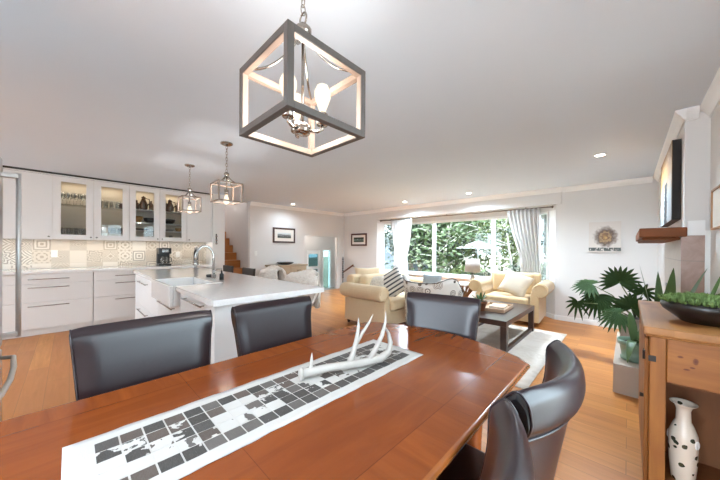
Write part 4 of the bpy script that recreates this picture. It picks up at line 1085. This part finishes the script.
for L, w, an, ri, be in [(.36, .034, -.2, 1.2, .25), (.42, .036, .7, 1.15, .1), (.34, .03, -1.2, .9, .95), (.3, .03, -1.75, .8, 1.1), (.36, .032, 1.8, 1.2, .2), (.33, .03, 2.8, 1.25, .1)]:
    if an in (2.8,): continue
    blade(L, w, an, ri, be).build('leaf', 'leaf_mid', t, smooth=True)
# taller strap-leaved plant just behind the sideboard
t = thing('potted_bromeliad', 'strap-leaved plant rising behind the pine cabinet top', 'plant', (.19, 3.13, .0))
MB().lathe([(.06, 0), (.085, .2), (.09, .52), (.082, .52), (.07, .45)], n=22, cap=False).build('pot', 'bowl_black', t, smooth=True)
MB().lathe([(.08, .5), (.001, .505)], n=18).build('soil', 'soil', t)
for L, w, an, ri, be in [(.74, .05, .15, 1.30, .10), (.70, .045, 3.2, 1.42, .06), (.66, .04, -1.2, 1.40, .02), (.6, .03, 1.8, 1.45, .0)]:
    m = blade(L, w, an, ri, be); m.move(0, 0, .35); m.build('leaf', 'leaf_mid', t, smooth=True)

# ------------------------------------------------------------------ pine cabinet
t = thing('pine_cabinet', 'knotty pine cabinet with open niche against the right wall', 'cabinet', (.0, 0, 0))
y0, y1, x0, x1 = 1.945, 2.88, .078, XR - .004
MB().box(.055, x1, 1.918, 2.91, .862, .90).box(.064, x1, 1.928, 2.90, .850, .862).build('top', 'pine_top', t, bevel=.008)
for xa, xb in ((x0, x0 + .055), (x1 - .045, x1)): MB().box(xa, xb, y0, y0 + .03, .02, .85).build('stile', 'pine', t, bevel=.004)
MB().box(x0 + .0555, x1 - .0455, y0, y0 + .03, .02, .13).build('bottom_rail', 'pine_drawer', t, bevel=.004)
MB().box(x0, x1, y1 - .03, y1, .02, .85).build('side_panel', 'pine', t)
MB().box(x0, x0 + .02, y0 + .0305, y0 + .08, .02, .85).build('corner_post', 'pine', t)
MB().box(x0 + .056, x1 - .046, y0 + .004, y0 + .03, .645, .85).build('end_board', 'pine_drawer', t, bevel=.005)
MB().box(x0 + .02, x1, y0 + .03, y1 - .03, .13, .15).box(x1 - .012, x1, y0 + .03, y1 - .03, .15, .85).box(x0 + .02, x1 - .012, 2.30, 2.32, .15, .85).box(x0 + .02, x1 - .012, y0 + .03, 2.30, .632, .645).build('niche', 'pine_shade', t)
d = MB().box(x0 - .016, x0, y0 + .05, y1 - .02, .10, .83).build('door', 'pine', t, bevel=.004)
MB().tube([(x0 - .016, 2.05, .52), (x0 - .03, 2.05, .52)], [.008, .011], 10).build('knob', 'iron_dark', d, smooth=True)
for z in (.745,):
    MB().box(x0 - .0185, x0 - .016, y0 + .05, y0 + .10, z - .018, z + .018).box(x0 - .004, x0 + .022, y0 - .003, y0, z - .014, z + .014).tube([(x0 - .018, y0 + .046, z - .022), (x0 - .018, y0 + .046, z + .022)], .005, 8).build('hinge', 'iron_dark', d)
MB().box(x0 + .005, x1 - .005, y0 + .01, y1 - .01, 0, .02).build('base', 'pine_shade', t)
# vase in the niche
t = thing('vase', 'cream vase with dark green sprigs standing in the pine cabinet niche', 'vase', (.198, 2.055, .1515))
MB().lathe([(.030, 0), (.040, .012), (.047, .10), (.05, .20), (.048, .235), (.035, .275), (.026, .295), (.0245, .345), (.030, .365), (.046, .378), (.047, .381), (.042, .380), (.026, .364), (.020, .34)], n=36, cap=False).build('body', 'vase_glaze', t, smooth=True)
for an in (-.62, 2.75):
    m = MB()
    for k in range(3):
        m.tube([(0, .012 * math.cos(q) * (1 - .3 * k), .018 * math.sin(q) * (1 - .3 * k)) for q in [2 * PI * j / 12 for j in range(12)]], .0025, 6, closed=True)
    m.rot('Z', an).move(.05 * math.cos(an), .05 * math.sin(an), .205).build('moulded_handle', 'ceramic', t, smooth=True)
# bowl of moss on the cabinet
t = thing('planter_bowl', 'wide black bowl of mossy green plants on the pine cabinet', 'planter', (.285, 2.22, .9003))
MB().lathe([(.075, 0), (.085, .004), (.15, .06), (.16, .08), (.155, .105), (.147, .105), (.14, .08)], n=40, cap=False).build('bowl', 'bowl_black', t, smooth=True)
MB().lathe([(.143, .09), (.001, .10)], n=24).build('soil', 'soil', t)
r = random.Random(8); m = MB()
for i in range(1500):
    a = r.uniform(0, 2 * PI); q = math.sqrt(r.random()) * .16
    p = Vector((q * math.cos(a), q * math.sin(a), .102 + .022 * (1 - (q / .16) ** 2)))
    d = Vector((r.uniform(-.7, .7) + math.cos(a) * q * 3, r.uniform(-.7, .7) + math.sin(a) * q * 3, 1)).normalized(); L = r.uniform(.012, .032)
    s = d.orthogonal().normalized() * .0035
    m.add([tuple(p - s), tuple(p + s), tuple(p + d * L * .6 + s * 1.3), tuple(p + d * L), tuple(p + d * L * .6 - s * 1.3)], [(0, 1, 2, 3, 4)])
m.build('moss', 'moss', t)
for an, L, ri, be in [(.9, .15, 1.0, -.1), (.4, .12, .9, .1), (2.6, .1, .9, .3)]:
    b = blade(L, .008, an, ri, be); b.move(0, 0, -.05).build('leaf', 'leaf_mid', t, smooth=True)

# ------------------------------------------------------------------ seating
def upholstered(name, lab, loc, rz, W, D, mat, cushions, seat_h=.44, arm_h=.60, back_h=.82, arm_r=.115, cat='sofa'):
    """rolled-arm seat, front towards local -Y, origin on the floor at the centre"""
    t = thing(name, lab, cat, loc, rz)
    yf, yb = -D / 2, D / 2; aw = .17
    MB().box(-W / 2 + .06, W / 2 - .06, yf + .045, yb - .03, .06, seat_h - .14).build('base', mat, t, bevel=.02, seg=3)
    # arms: upright panel with an outward scroll
    for sg in (-1, 1):
        xc = sg * (W / 2 - .02); zc = arm_h
        pts = [(xc + sg * (-.0), .07), (xc + sg * (-.0), zc - arm_r - .04)]
        cx = xc + sg * .015
        A0 = -PI * .62; A1 = PI * 1.02
        for i in range(19):
            a = A0 + (A1 - A0) * i / 18
            pts.append((cx + sg * arm_r * math.cos(a), zc - .02 + arm_r * math.sin(a)))
        pts += [(xc - sg * .13, zc - .12), (xc - sg * .15, .07)]
        cxm = sum(p[0] for p in pts) / len(pts); czm = sum(p[1] for p in pts) / len(pts)
        am = MB(); ys = [(yf + .02, .012), (yf + .025, .004), (yf + .034, 0), (yb - .07, 0), (yb - .06, .006)]
        nrm = []
        for i in range(len(pts)):
            p, q = pts[i - 1], pts[(i + 1) % len(pts)]; dx, dz = q[0] - p[0], q[1] - p[1]; L_ = math.hypot(dx, dz) or 1
            nrm.append((-dz / L_ * sg, dx / L_ * sg))
        np_ = len(pts); vs = [(p[0] + nn_[0] * e, y, p[1] + nn_[1] * e) for y, e in ys for p, nn_ in zip(pts, nrm)]
        fs = [(k * np_ + i, k * np_ + (i + 1) % np_, (k + 1) * np_ + (i + 1) % np_, (k + 1) * np_ + i) for k in range(len(ys) - 1) for i in range(np_)]
        fs += [tuple(range(np_)), tuple(range((len(ys) - 1) * np_, len(ys) * np_))]
        am.add(vs, fs).build('arm', mat, t)
        fp = MB().tube(arc((cx, yf + .012, zc - .02), arm_r * .82, A0, A1, 18), .008, 6).build('arm_piping', mat, t, smooth=True)
    # back, gently raked with rounded top
    bp_ = [(yb - .24, .30), (yb - .20, back_h - .06), (yb - .17, back_h - .01), (yb - .11, back_h), (yb - .03, back_h - .02), (yb, back_h - .08), (yb - .02, .07), (yb - .2, .07)]
    MB().prism(bp_, -W / 2 + .1, W / 2 - .1, 'X').build('back', mat, t, bevel=.025, seg=3)
    iw = W - .34; cw_ = iw / cushions
    for k in range(cushions):
        xa = -iw / 2 + k * cw_
        MB().box(xa + .004, xa + cw_ - .004, yf - .01, yb - .24, seat_h - .14, seat_h + .015).build('seat_cushion', mat, t, bevel=.05, seg=4)
        MB().box(xa + .006, xa + cw_ - .006, yb - .40, yb - .22, seat_h + .01, back_h - .0).rot('X', 0).build('back_cushion', mat, t, bevel=.06, seg=4)
    for sx in (-1, 1):
        for y in (yf + .08, yb - .08):
            MB().cyl((sx * (W / 2 - .1), y, .002), (sx * (W / 2 - .1), y, .07), .022, .03, 10).build('foot', 'dark_wood', t)
    return t
upholstered('loveseat', 'cream rolled-arm loveseat seen from its near arm, left of the window', (-3.07, 4.05, 0), PI / 2, 1.62, .95, 'linen_pale', 2)
upholstered('armchair', 'cream rolled-arm oversized armchair under the right curtain', (-1.56, 5.67, 0), .06, 1.04, .92, 'linen', 1, cat='armchair', arm_h=.62, back_h=.83)
def cushion(lab, loc, rx, rz, w, h, tck, mat, cat='cushion', ry=0):
    o = MB().pillow(w, h, tck).build('cushion', mat, None, smooth=True, merge=True)
    o.rotation_euler = (Matrix.Rotation(rz, 3, 'Z') @ Matrix.Rotation(rx, 3, 'X') @ Matrix.Rotation(ry, 3, 'Y')).to_euler(); o.location = loc
    return tag(o, lab, cat)
cushion('cream cushion with a bumpy weave leaning in the oversized armchair', (-1.43, 5.44, .66), -.35, .0, .46, .42, .15, 'cushion_cream', ry=.35)
cushion('black and white striped cushion at the window end of the loveseat', (-2.93, 3.86, .66), -.35, .62, .48, .46, .15, 'stripe_fabric', ry=-.6)
cushion('grey speckled cushion between the near arm and the striped cushion on the loveseat', (-3.12, 3.62, .64), -.4, .8, .36, .34, .12, 'speckle_fabric')
cushion('plain cream cushion at the back of the loveseat near its near arm', (-3.36, 3.72, .73), -.25, 1.1, .5, .40, .15, 'linen_pale')
# barrel chair with medallion fabric
t = thing('barrel_chair', 'round-backed armchair in medallion-print fabric in front of the window', 'armchair', (-2.17, 3.86, 0), .0)
def rim(a):   # a = 0 at the middle of the back
    x = abs(a) / 1.9
    return .775 + .075 * math.exp(-((x - .58) / .2) ** 2) - .18 * max(0, x - .72) / .28
def shell(r0, inner):
    def fn(u, v):
        a = -1.9 + 3.8 * u; top = rim(a); z = .12 + (top - .12) * v
        rr_ = r0 + .05 * v ** 2
        return (rr_ * math.sin(a), -rr_ * math.cos(a) * .95, z)
    return fn
ob = MB().grid(shell(.37, 0), 40, 10).build('backrest', 'medallion_fabric', t, smooth=True, solid=.07)
MB().tube([Vector(shell(.405, 0)(i / 40, 1)) + Vector((0, 0, .004)) for i in range(41)], .006, 6).build('piping', 'stool_dark', t, smooth=True)
MB().lathe([(.33, .12), (.335, .40), (.31, .44), (.001, .45)], n=30, cap=False).build('seat', 'linen_pale', t, smooth=True)
MB().lathe([(.24, .012), (.25, .03), (.2, .12)], n=24).build('base', 'dark_wood', t, smooth=True)
cushion('grey-blue cushion propped inside the medallion barrel chair', (-2.28, 4.03, .69), -.2, -.1, .36, .34, .12, 'cushion_blue')

# ------------------------------------------------------------------ rug, coffee table and what stands on it
def rug(u, v):
    x = -2.55 + 1.90 * u; y = 2.85 + 2.28 * v
    return (x, y, .0055)
solo(MB().grid(rug, 24, 24), 'area_rug', 'rug_wool', 'pale cream mottled rug under the coffee table', 'rug', smooth=True, solid=.009)
t = thing('coffee_table', 'dark brown coffee table with square legs on the pale rug', 'table', (-1.42, 4.30, .0105))
MB().box(-.38, .38, -.69, .69, .325, .392).build('tabletop', 'coffee_wood', t, bevel=.004)
for sx in (-1, 1):
    for sy in (-1, 1):
        MB().box(sx * .345 - .035, sx * .345 + .035, sy * .655 - .035, sy * .655 + .035, 0, .325).build('leg', 'coffee_wood', t, bevel=.002)
for x in (.325, -.365): MB().box(x, x + .04, -.62, .62, .0, .045).build('floor_rail', 'coffee_wood', t)
t = thing('potted_succulent', 'small green plant in a terracotta pot on the coffee table', 'plant', (-1.50, 4.02, .4035))
MB().lathe([(.055, 0), (.078, .10), (.088, .10), (.09, .135), (.08, .135), (.07, .11)], n=22, cap=False).build('pot', 'terracotta', t, smooth=True)
MB().lathe([(.078, .118), (.001, .122)], n=18).build('soil', 'soil', t)
r = random.Random(5)
for k in range(13):
    L = r.uniform(.11, .20); m = blade(L, .017, k * 2.4, r.uniform(.35, 1.3), r.uniform(.0, .4)); m.move(0, 0, -.04); m.build('leaf', 'leaf_mid', t, smooth=True)
t = thing('serving_tray', 'beige tray on the coffee table beside the terracotta pot', 'tray', (-1.38, 4.30, .4035), .05)
MB().box(-.17, .17, -.26, .26, 0, .012).box(-.17, -.155, -.26, .26, .012, .045).box(.155, .17, -.26, .26, .012, .045).box(-.155, .155, -.26, -.245, .012, .045).box(-.155, .155, .245, .26, .012, .045).build('tray_body', 'tray_beige', t, bevel=.004)
t = thing('book', 'pale book lying in the beige tray', 'book', (-1.36, 4.34, .4165), .1)
MB().box(-.10, .10, -.14, .14, 0, .004).box(-.10, .10, -.14, .14, .03, .034).build('cover', 'tray_beige', t)
MB().box(-.097, .095, -.135, .135, .004, .03).build('pages', 'book_paper', t)

# ------------------------------------------------------------------ stick table and lamp
t = thing('side_table', 'round side table on a sheaf of crossed sticks, left of the armchair', 'table', (-2.42, 5.62, 0))
MB().lathe([(.001, .545), (.26, .545), (.26, .57), (.001, .57)], n=30, cap=False).build('tabletop', 'quartz', t)
MB().lathe([(.2, .525), (.25, .53), (.25, .5445), (.2, .5445)], n=30).build('rim', 'stick_wood', t, smooth=True)
for k in range(14):
    a = 2 * PI * k / 14; b_ = a + 2.3
    MB().tube([(.15 * math.cos(a), .15 * math.sin(a), .004), (.05 * math.cos((a + b_) / 2), .05 * math.sin((a + b_) / 2), .27), (.22 * math.cos(b_), .22 * math.sin(b_), .525)], .016, 7).build('stick', 'stick_wood', t, smooth=True)
t = thing('table_lamp', 'table lamp with grey-beige drum shade on the stick side table', 'lamp', (-2.27, 5.66, .5705))
MB().lathe([(.06, 0), (.06, .012), (.02, .03), (.04, .08), (.045, .13), (.018, .19), (.012, .27)], n=22).build('base', 'nickel', t, smooth=True)
MB().lathe([(.15, .235), (.13, .50)], n=30, cap=False).build('lamp_shade', 'lamp_linen', t, smooth=True, solid=.004)

# ------------------------------------------------------------------ curtains on a rod
def curtain(lab, xa0, xb0, xa1, xb1, xa2, xb2, ztop, zmid, zbot, n):
    """top, tied middle and bottom extents along X"""
    def fn(u, v):
        z = ztop + (zbot - ztop) * v
        vm = (ztop - zmid) / (ztop - zbot)
        if v < vm: f = (v / vm) ** 1.25; a = xa0 + (xa1 - xa0) * f; b = xb0 + (xb1 - xb0) * f
        else: f = ((v - vm) / (1 - vm)) ** .7; a = xa1 + (xa2 - xa1) * f; b = xb1 + (xb2 - xb1) * f
        amp = .034 * min(1, .35 + (b - a) / .5)
        return (a + (b - a) * u, 6.18 + amp * math.sin(2 * PI * n * u + .5 * math.sin(v * 5)) + .01 * math.sin(9 * v + u * 5), z)
    o = MB().grid(fn, n * 10, 26).build('curtain', 'curtain_white', None, smooth=True, solid=.003)
    return tag(o, lab, 'curtain')
curtain('white gathered curtain at the left end of the window', -4.78, -4.06, -4.60, -4.22, -4.64, -4.12, 2.055, 1.05, .03, 8)
curtain('white gathered curtain at the right end of the window, behind the oversized armchair', -1.80, -1.22, -1.52, -1.20, -1.56, -1.16, 2.055, 1.05, .03, 8)
t = thing('curtain_rod', 'thin metal curtain rod spanning the bay window', 'curtain rod', (0, 0, 0))
MB().tube([(-5.12, 6.18, 2.06), (-1.02, 6.18, 2.06)], .012, 10).build('rod', 'nickel', t, smooth=True)
for x in (-5.13, -1.01): MB().ball((x, 6.18, 2.06), .024).build('finial', 'nickel', t, smooth=True)
for x in (-4.75, -3.1, -1.45): MB().tube([(x, 6.18, 2.06), (x, 6.18, 2.09)], .008, 8).build('bracket', 'nickel', t)

# ------------------------------------------------------------------ console with tray, stair rail
t = thing('console', 'low light-wood console against the wall below the dark-framed picture', 'console', (XA + .016, 3.40, 0))
MB().box(0, .40, 0, 1.02, .80, .84).build('top', 'console_wood', t, bevel=.004)
MB().box(.01, .37, .03, .99, .12, .80).build('body', 'console_wood', t)
for k in range(2):
    d = MB().box(.37, .388, .04 + .475 * k, .505 + .475 * k, .56, .78).build('drawer', 'console_wood', t, bevel=.003)
    MB().box(.388, .40, .21 + .475 * k, .33 + .475 * k, .685, .70).build('handle', 'iron_dark', d)
    d = MB().box(.37, .388, .04 + .475 * k, .505 + .475 * k, .14, .54).build('door', 'console_wood', t, bevel=.003)
for x in (.04, .34):
    for y in (.07, .95): MB().box(x - .025, x + .025, y - .025, y + .025, 0, .12).build('leg', 'console_wood', t)
solo(MB().lathe([(.10, 0), (.19, .03), (.22, .06), (.21, .06), (.17, .03), (.01, .012)], n=26, cap=False), 'tray', 'bowl_black', 'dark shallow dish lying on the light-wood console', 'dish', (XA + .22, 3.86, .8405), smooth=True)
t = thing('stair_rail', 'dark twisted iron post with sloping wooden handrail beside the foyer opening', 'railing', (-6.50, 5.99, 0))
m = MB()
for k in range(9): m.ball((0, 0, .36 + k * .07), (.026, .026, .036), 10, 6)
m.cyl((0, 0, 0), (0, 0, 1.0), .013, n=10)
m.build('post', 'iron_dark', t, smooth=True)
MB().tube([(0.02, 0, .52), (.46, 0, .76)], .024, 10).build('handrail', 'rail_wood', t, smooth=True)
MB().tube([(.40, 0, .725), (.40, .10, .70), (.40, .128, .70)], .008, 8).build('bracket', 'iron_dark', t, smooth=True)

WORLD, SUN, DOWN, LANT, PEND, UNDER, INCAB, EXPO = 8.0, 8.0, 36, 8, 6, .5, .35, 0.92

# ------------------------------------------------------------------ garden beyond the bay window
struct(MB().grid(lambda u, v: (-34 + 50 * u, 6.8 + 34 * v, -.55 + .9 * max(0, v - .05) + .08 * math.sin(u * 60) * math.sin(v * 40)), 40, 30), 'ground', 'garden_soil', smooth=True)
struct(MB().box(.6, 9, -12, 6.7, -.25, -.15).box(-14, .6, -12, YB - .1, -.25, -.15), 'unseen_terrace', 'stone_grey')  # unseen terrace, added to cut sky light rising onto the ceiling
def leaf_cloud(m, r, centre, rad, n, size):
    for _ in range(n):
        d = Vector((r.gauss(0, 1), r.gauss(0, 1), r.gauss(0, 1))); d = d.normalized() * (r.random() ** .45)
        p = Vector(centre) + Vector((d.x * rad[0], d.y * rad[1], d.z * rad[2]))
        a = Vector((r.gauss(0, 1), r.gauss(0, 1), r.gauss(0, .7))).normalized(); b = a.orthogonal().normalized()
        s = size * r.uniform(.6, 1.3)
        m.add([tuple(p - a * s), tuple(p + b * s * .45), tuple(p + a * s), tuple(p - b * s * .45)], [(0, 1, 2, 3)])
def tree(name, lab, x, y, h, rad, leaf_mat, bark_mat, seed, nleaf, trunk_r=.12, lean=0, z0=-.4, size=.09, first=.3, nbr=14, group='garden trees'):
    r = random.Random(seed)
    t = thing(name, lab, 'tree', (x, y, z0), group=group)
    m = MB(); K = 8; tp = []
    for k in range(K + 1):
        q = k / K; tp.append(Vector((lean * h * q + .12 * math.sin(q * 5 + seed), .1 * math.sin(q * 4 + seed * 2), h * q - .3 * (k == 0))))
    m.tube(tp, [trunk_r * (1 - .85 * k / K) for k in range(K + 1)], 9)
    L = MB()
    for i in range(nbr):
        q = first + (1 - first) * (i + .5) / nbr; a = i * 2.4 + r.uniform(-.4, .4)
        b = tp[min(K, int(q * K))]; ln = rad * (1.15 - .6 * q) * r.uniform(.7, 1.15)
        d = Vector((math.cos(a), math.sin(a), r.uniform(.15, .7)))
        e1 = b + d * ln * .5 + Vector((0, 0, r.uniform(-.1, .2))); e2 = b + d * ln + Vector((r.uniform(-.3, .3), r.uniform(-.3, .3), r.uniform(-.4, .2)))
        m.tube([b, e1, e2], [trunk_r * .4 * (1.1 - q), trunk_r * .25 * (1.1 - q), .008], 6)
        for _ in range(2):
            f = e1 + (e2 - e1) * r.random(); m.tube([f, f + Vector((r.uniform(-.6, .6), r.uniform(-.6, .6), r.uniform(-.2, .7)))], [.016, .005], 5)
        leaf_cloud(L, r, e2, (ln * .55, ln * .55, ln * .42), nleaf // nbr // 2, size)
        leaf_cloud(L, r, e1, (ln * .5, ln * .5, ln * .4), nleaf // nbr // 2, size)
    m.build('trunk', bark_mat, t, smooth=True)
    if nleaf: L.build('foliage', leaf_mat, t)
    return t
trees = [
    ('evergreen_tree', 'dark leafy tree outside the narrow left part of the window', -6.4, 10.2, 3.3, 1.7, 'tree_leaf_dark', 'bark', 1, 5200, .12, 0, -.3),
    ('evergreen_tree', 'dark dense tree outside, behind the leftmost main pane', -8.6, 13.0, 3.9, 2.2, 'tree_leaf_dark', 'bark', 2, 5600, .15, 0, -.1),
    ('leafy_tree', 'tree with pale slanting branches outside the big middle pane', -5.0, 9.6, 3.4, 1.9, 'tree_leaf', 'bark_white', 3, 3600, .10, .12, -.3, .09, .2, 30),
    ('leafy_tree', 'light green leafy tree outside, behind the lamp', -4.6, 12.0, 3.6, 2.2, 'tree_leaf_pale', 'bark', 4, 4200, .12, 0, -.2),
    ('leafy_tree', 'mid green tree outside between the pale tree and the birches', -5.9, 14.5, 4.0, 2.6, 'tree_leaf', 'bark', 5, 5000, .15, 0, .1),
    ('conifer_tree', 'dark dense tree outside the right end of the window', -2.1, 12.6, 3.8, 2.0, 'tree_leaf_dark', 'bark', 6, 5000, .14, 0, -.2),
    ('conifer_tree', 'dark tree outside the narrow right side pane', -.9, 9.2, 3.2, 1.4, 'tree_leaf_dark', 'bark', 7, 4600, .11, 0, -.4),
]
trees += [
    ('tall_hedge_tree', ['broad dark tree at the back of the garden, far left', 'broad green tree at the back of the garden behind the leftmost main pane', 'broad dark tree at the back of the garden behind the big middle pane', 'broad green tree at the back of the garden behind the birches', 'broad dark tree at the back of the garden, far right'][k], x_, 17.5 + (k % 2) * 1.2, 4.6, 2.6, 'tree_leaf_dark' if k % 2 == 0 else 'tree_leaf', 'bark', 50 + k, n_l, .2, 0, .3, .15, .12, 18)
    for k, (x_, n_l) in enumerate([(-15.5, 7000), (-11.2, 7000), (-8.2, 7000), (-4.9, 3000), (-1.6, 7000)])]
for a in trees: tree(*a)
for i, (x, y, ln) in enumerate([(-2.95, 10.4, .02), (-3.35, 11.0, -.02), (-2.75, 11.3, .015), (-3.6, 10.2, .03), (-3.1, 12.2, -.01)]):
    tree('birch_tree', ['slender pale birch trunk outside the right pane, nearest the armchair', 'thin pale birch outside the right pane, second of the close group', 'thin pale birch outside, set behind the nearest birch', 'pale birch leaning outside beside the window mullion', 'distant thin pale birch behind the birch group'][i], x, y, 4.2, .9, 'tree_leaf_pale', 'bark_white', 20 + i, 260, .055, ln, -.4, .06, .35, 14)
def shrub(lab, x, y, w, h, mat, seed, n=2600, z0=-.5):
    r = random.Random(seed); t = thing('garden_shrub', lab, 'shrub', (x, y, z0), group='garden shrubs')
    m = MB()
    for k in range(6): m.tube([(0, 0, -.1), (r.uniform(-w, w) * .5, r.uniform(-.4, .4), h * .7)], [.02, .008], 5)
    m.build('stems', 'bark', t)
    L = MB(); leaf_cloud(L, r, (0, 0, h * .5), (w, .55, h * .5), n, .055); L.build('foliage', mat, t)
shrub('low bright green shrub outside below the big middle pane', -4.6, 8.3, .75, 1.15, 'tree_leaf', 31)
shrub('low green shrub outside behind the lamp', -3.2, 8.4, .75, 1.2, 'tree_leaf_dark', 32)
shrub('dark green shrub outside behind the armchair back', -2.15, 8.5, .65, 1.35, 'tree_leaf_dark', 33)
shrub('dark shrub outside the narrow right side pane', -1.2, 7.9, .5, 1.6, 'tree_leaf_dark', 34)
shrub('brownish low shrub outside the leftmost main pane', -5.9, 8.6, .7, .95, 'tree_leaf_pale', 35, 1200)
shrub('green shrub outside between the two middle shrubs', -3.9, 8.9, .6, 1.25, 'tree_leaf_pale', 36)
# neighbour's house seen through the narrow left pane, and a white garden umbrella
t = thing('neighbour_house', 'grey house with a pale eave seen through the narrow left pane', 'house', (-11.2, 13.4, -.2))
MB().box(-2.6, 2.6, -1.8, 2.2, 0, 2.05).build('wall', 'house_siding', t)
MB().prism([(-3.1, 2.0), (0, 3.2), (3.1, 2.0), (3.1, 2.2), (0, 3.42), (-3.1, 2.2)], -2.2, 2.5, 'Y').build('roof', 'house_roof', t)
MB().prism([(-3.12, 1.98), (0, 3.18), (3.12, 1.98), (3.12, 2.2), (0, 3.43), (-3.12, 2.2)], -2.26, -2.2, 'Y').build('eave_board', 'white_trim', t)
w = MB().box(.6, 1.8, -1.84, -1.8, .7, 1.6).build('window', 'white_trim', t); MB().box(.68, 1.72, -1.86, -1.84, .78, 1.52).build('pane', 'plastic_black', w)
t = thing('garden_umbrella', 'white garden umbrella outside behind the lamp', 'umbrella', (-3.6, 9.4, -.42))
MB().lathe([(.75, 1.72), (.02, 1.97), (.02, 2.0)], n=8, cap=False).build('canopy', 'curtain_white', t)
MB().cyl((0, 0, -.1), (0, 0, 1.95), .025, n=8).build('pole', 'white_trim', t)

# ------------------------------------------------------------------ light
w = bpy.data.worlds.new('world'); sc.world = w; w.use_nodes = True
bg = w.node_tree.nodes['Background']; bg.inputs[0].default_value = (.74, .88, 1, 1); bg.inputs[1].default_value = WORLD
def lamp(name, typ, loc, energy, col=(1, 1, 1), **kw):
    l = bpy.data.lights.new(name, typ); l.energy = energy; l.color = col
    for k, v in kw.items(): setattr(l, k, v)
    o = bpy.data.objects.new(name, l); C.objects.link(o); o.location = loc; return o
s = lamp('sun', 'SUN', (0, 0, 10), SUN, (1, .95, .88), angle=.02)
s.rotation_euler = Vector((.8, .15, -.75)).to_track_quat('-Z', 'Y').to_euler()
lamp('foyer_fill', 'POINT', (-7.3, 5.3, 2.0), 14, (1, .95, .9), shadow_soft_size=.1)  # unseen fill added to brighten the foyer
lamp('stairwell_fill', 'POINT', (-7.4, 2.5, 4.0), 45, (1, .95, .9), shadow_soft_size=.15)  # unseen fill added to light the stair walls
for x, y in [(-.247, 4.305), (-2.283, 5.48), (-3.829, 5.5), (-6.12, 3.91)] + [(-.4, -.9), (-2.2, -1.4), (-4.2, -1.2)]:  # last three are unseen fill spots added behind the camera
    lamp('downlight', 'SPOT', (x, y, H - .012), DOWN * (.9 if x < -6 else 4.5 if x > -1 else 8 if y > 2.2 else .8), (.68, .85, 1), spot_size=2.8, spot_blend=.9, shadow_soft_size=.05)
lamp('lantern_glow', 'POINT', (-.925, .632, 1.83), LANT, (1, .96, .91), shadow_soft_size=.08)
for c in ((-3.10, 1.16, 1.83), (-4.29, 1.125, 1.83)):
    lamp('pendant_glow', 'POINT', c, PEND, (1, .95, .9), shadow_soft_size=.03)
# LED strips under the wall cabinets and inside the glass ones
for k in range(6):
    o = lamp('under_cabinet_strip', 'AREA', (-6.36, (ub[k + 1] + ub[k + 2]) / 2 if k + 2 < len(ub) else 1.8, 1.366), UNDER, (1, .9, .78), shape='RECTANGLE', size=.03, size_y=.40)
for k in range(2, 6):
    lamp('cabinet_strip', 'AREA', (-6.45, (ub[k] + ub[k + 1]) / 2, Z1 - .05), INCAB, (1, .9, .76), shape='RECTANGLE', size=.05, size_y=.3)
lamp('lamp_glow', 'POINT', (-2.33, 5.66, .95), .0, (1, .85, .7), shadow_soft_size=.04)
vs = sc.view_settings; sc.display_settings.display_device = 'sRGB'
vs.view_transform = 'Standard'; vs.look = 'None'; vs.exposure = EXPO; vs.gamma = 1; vs.use_curve_mapping = False
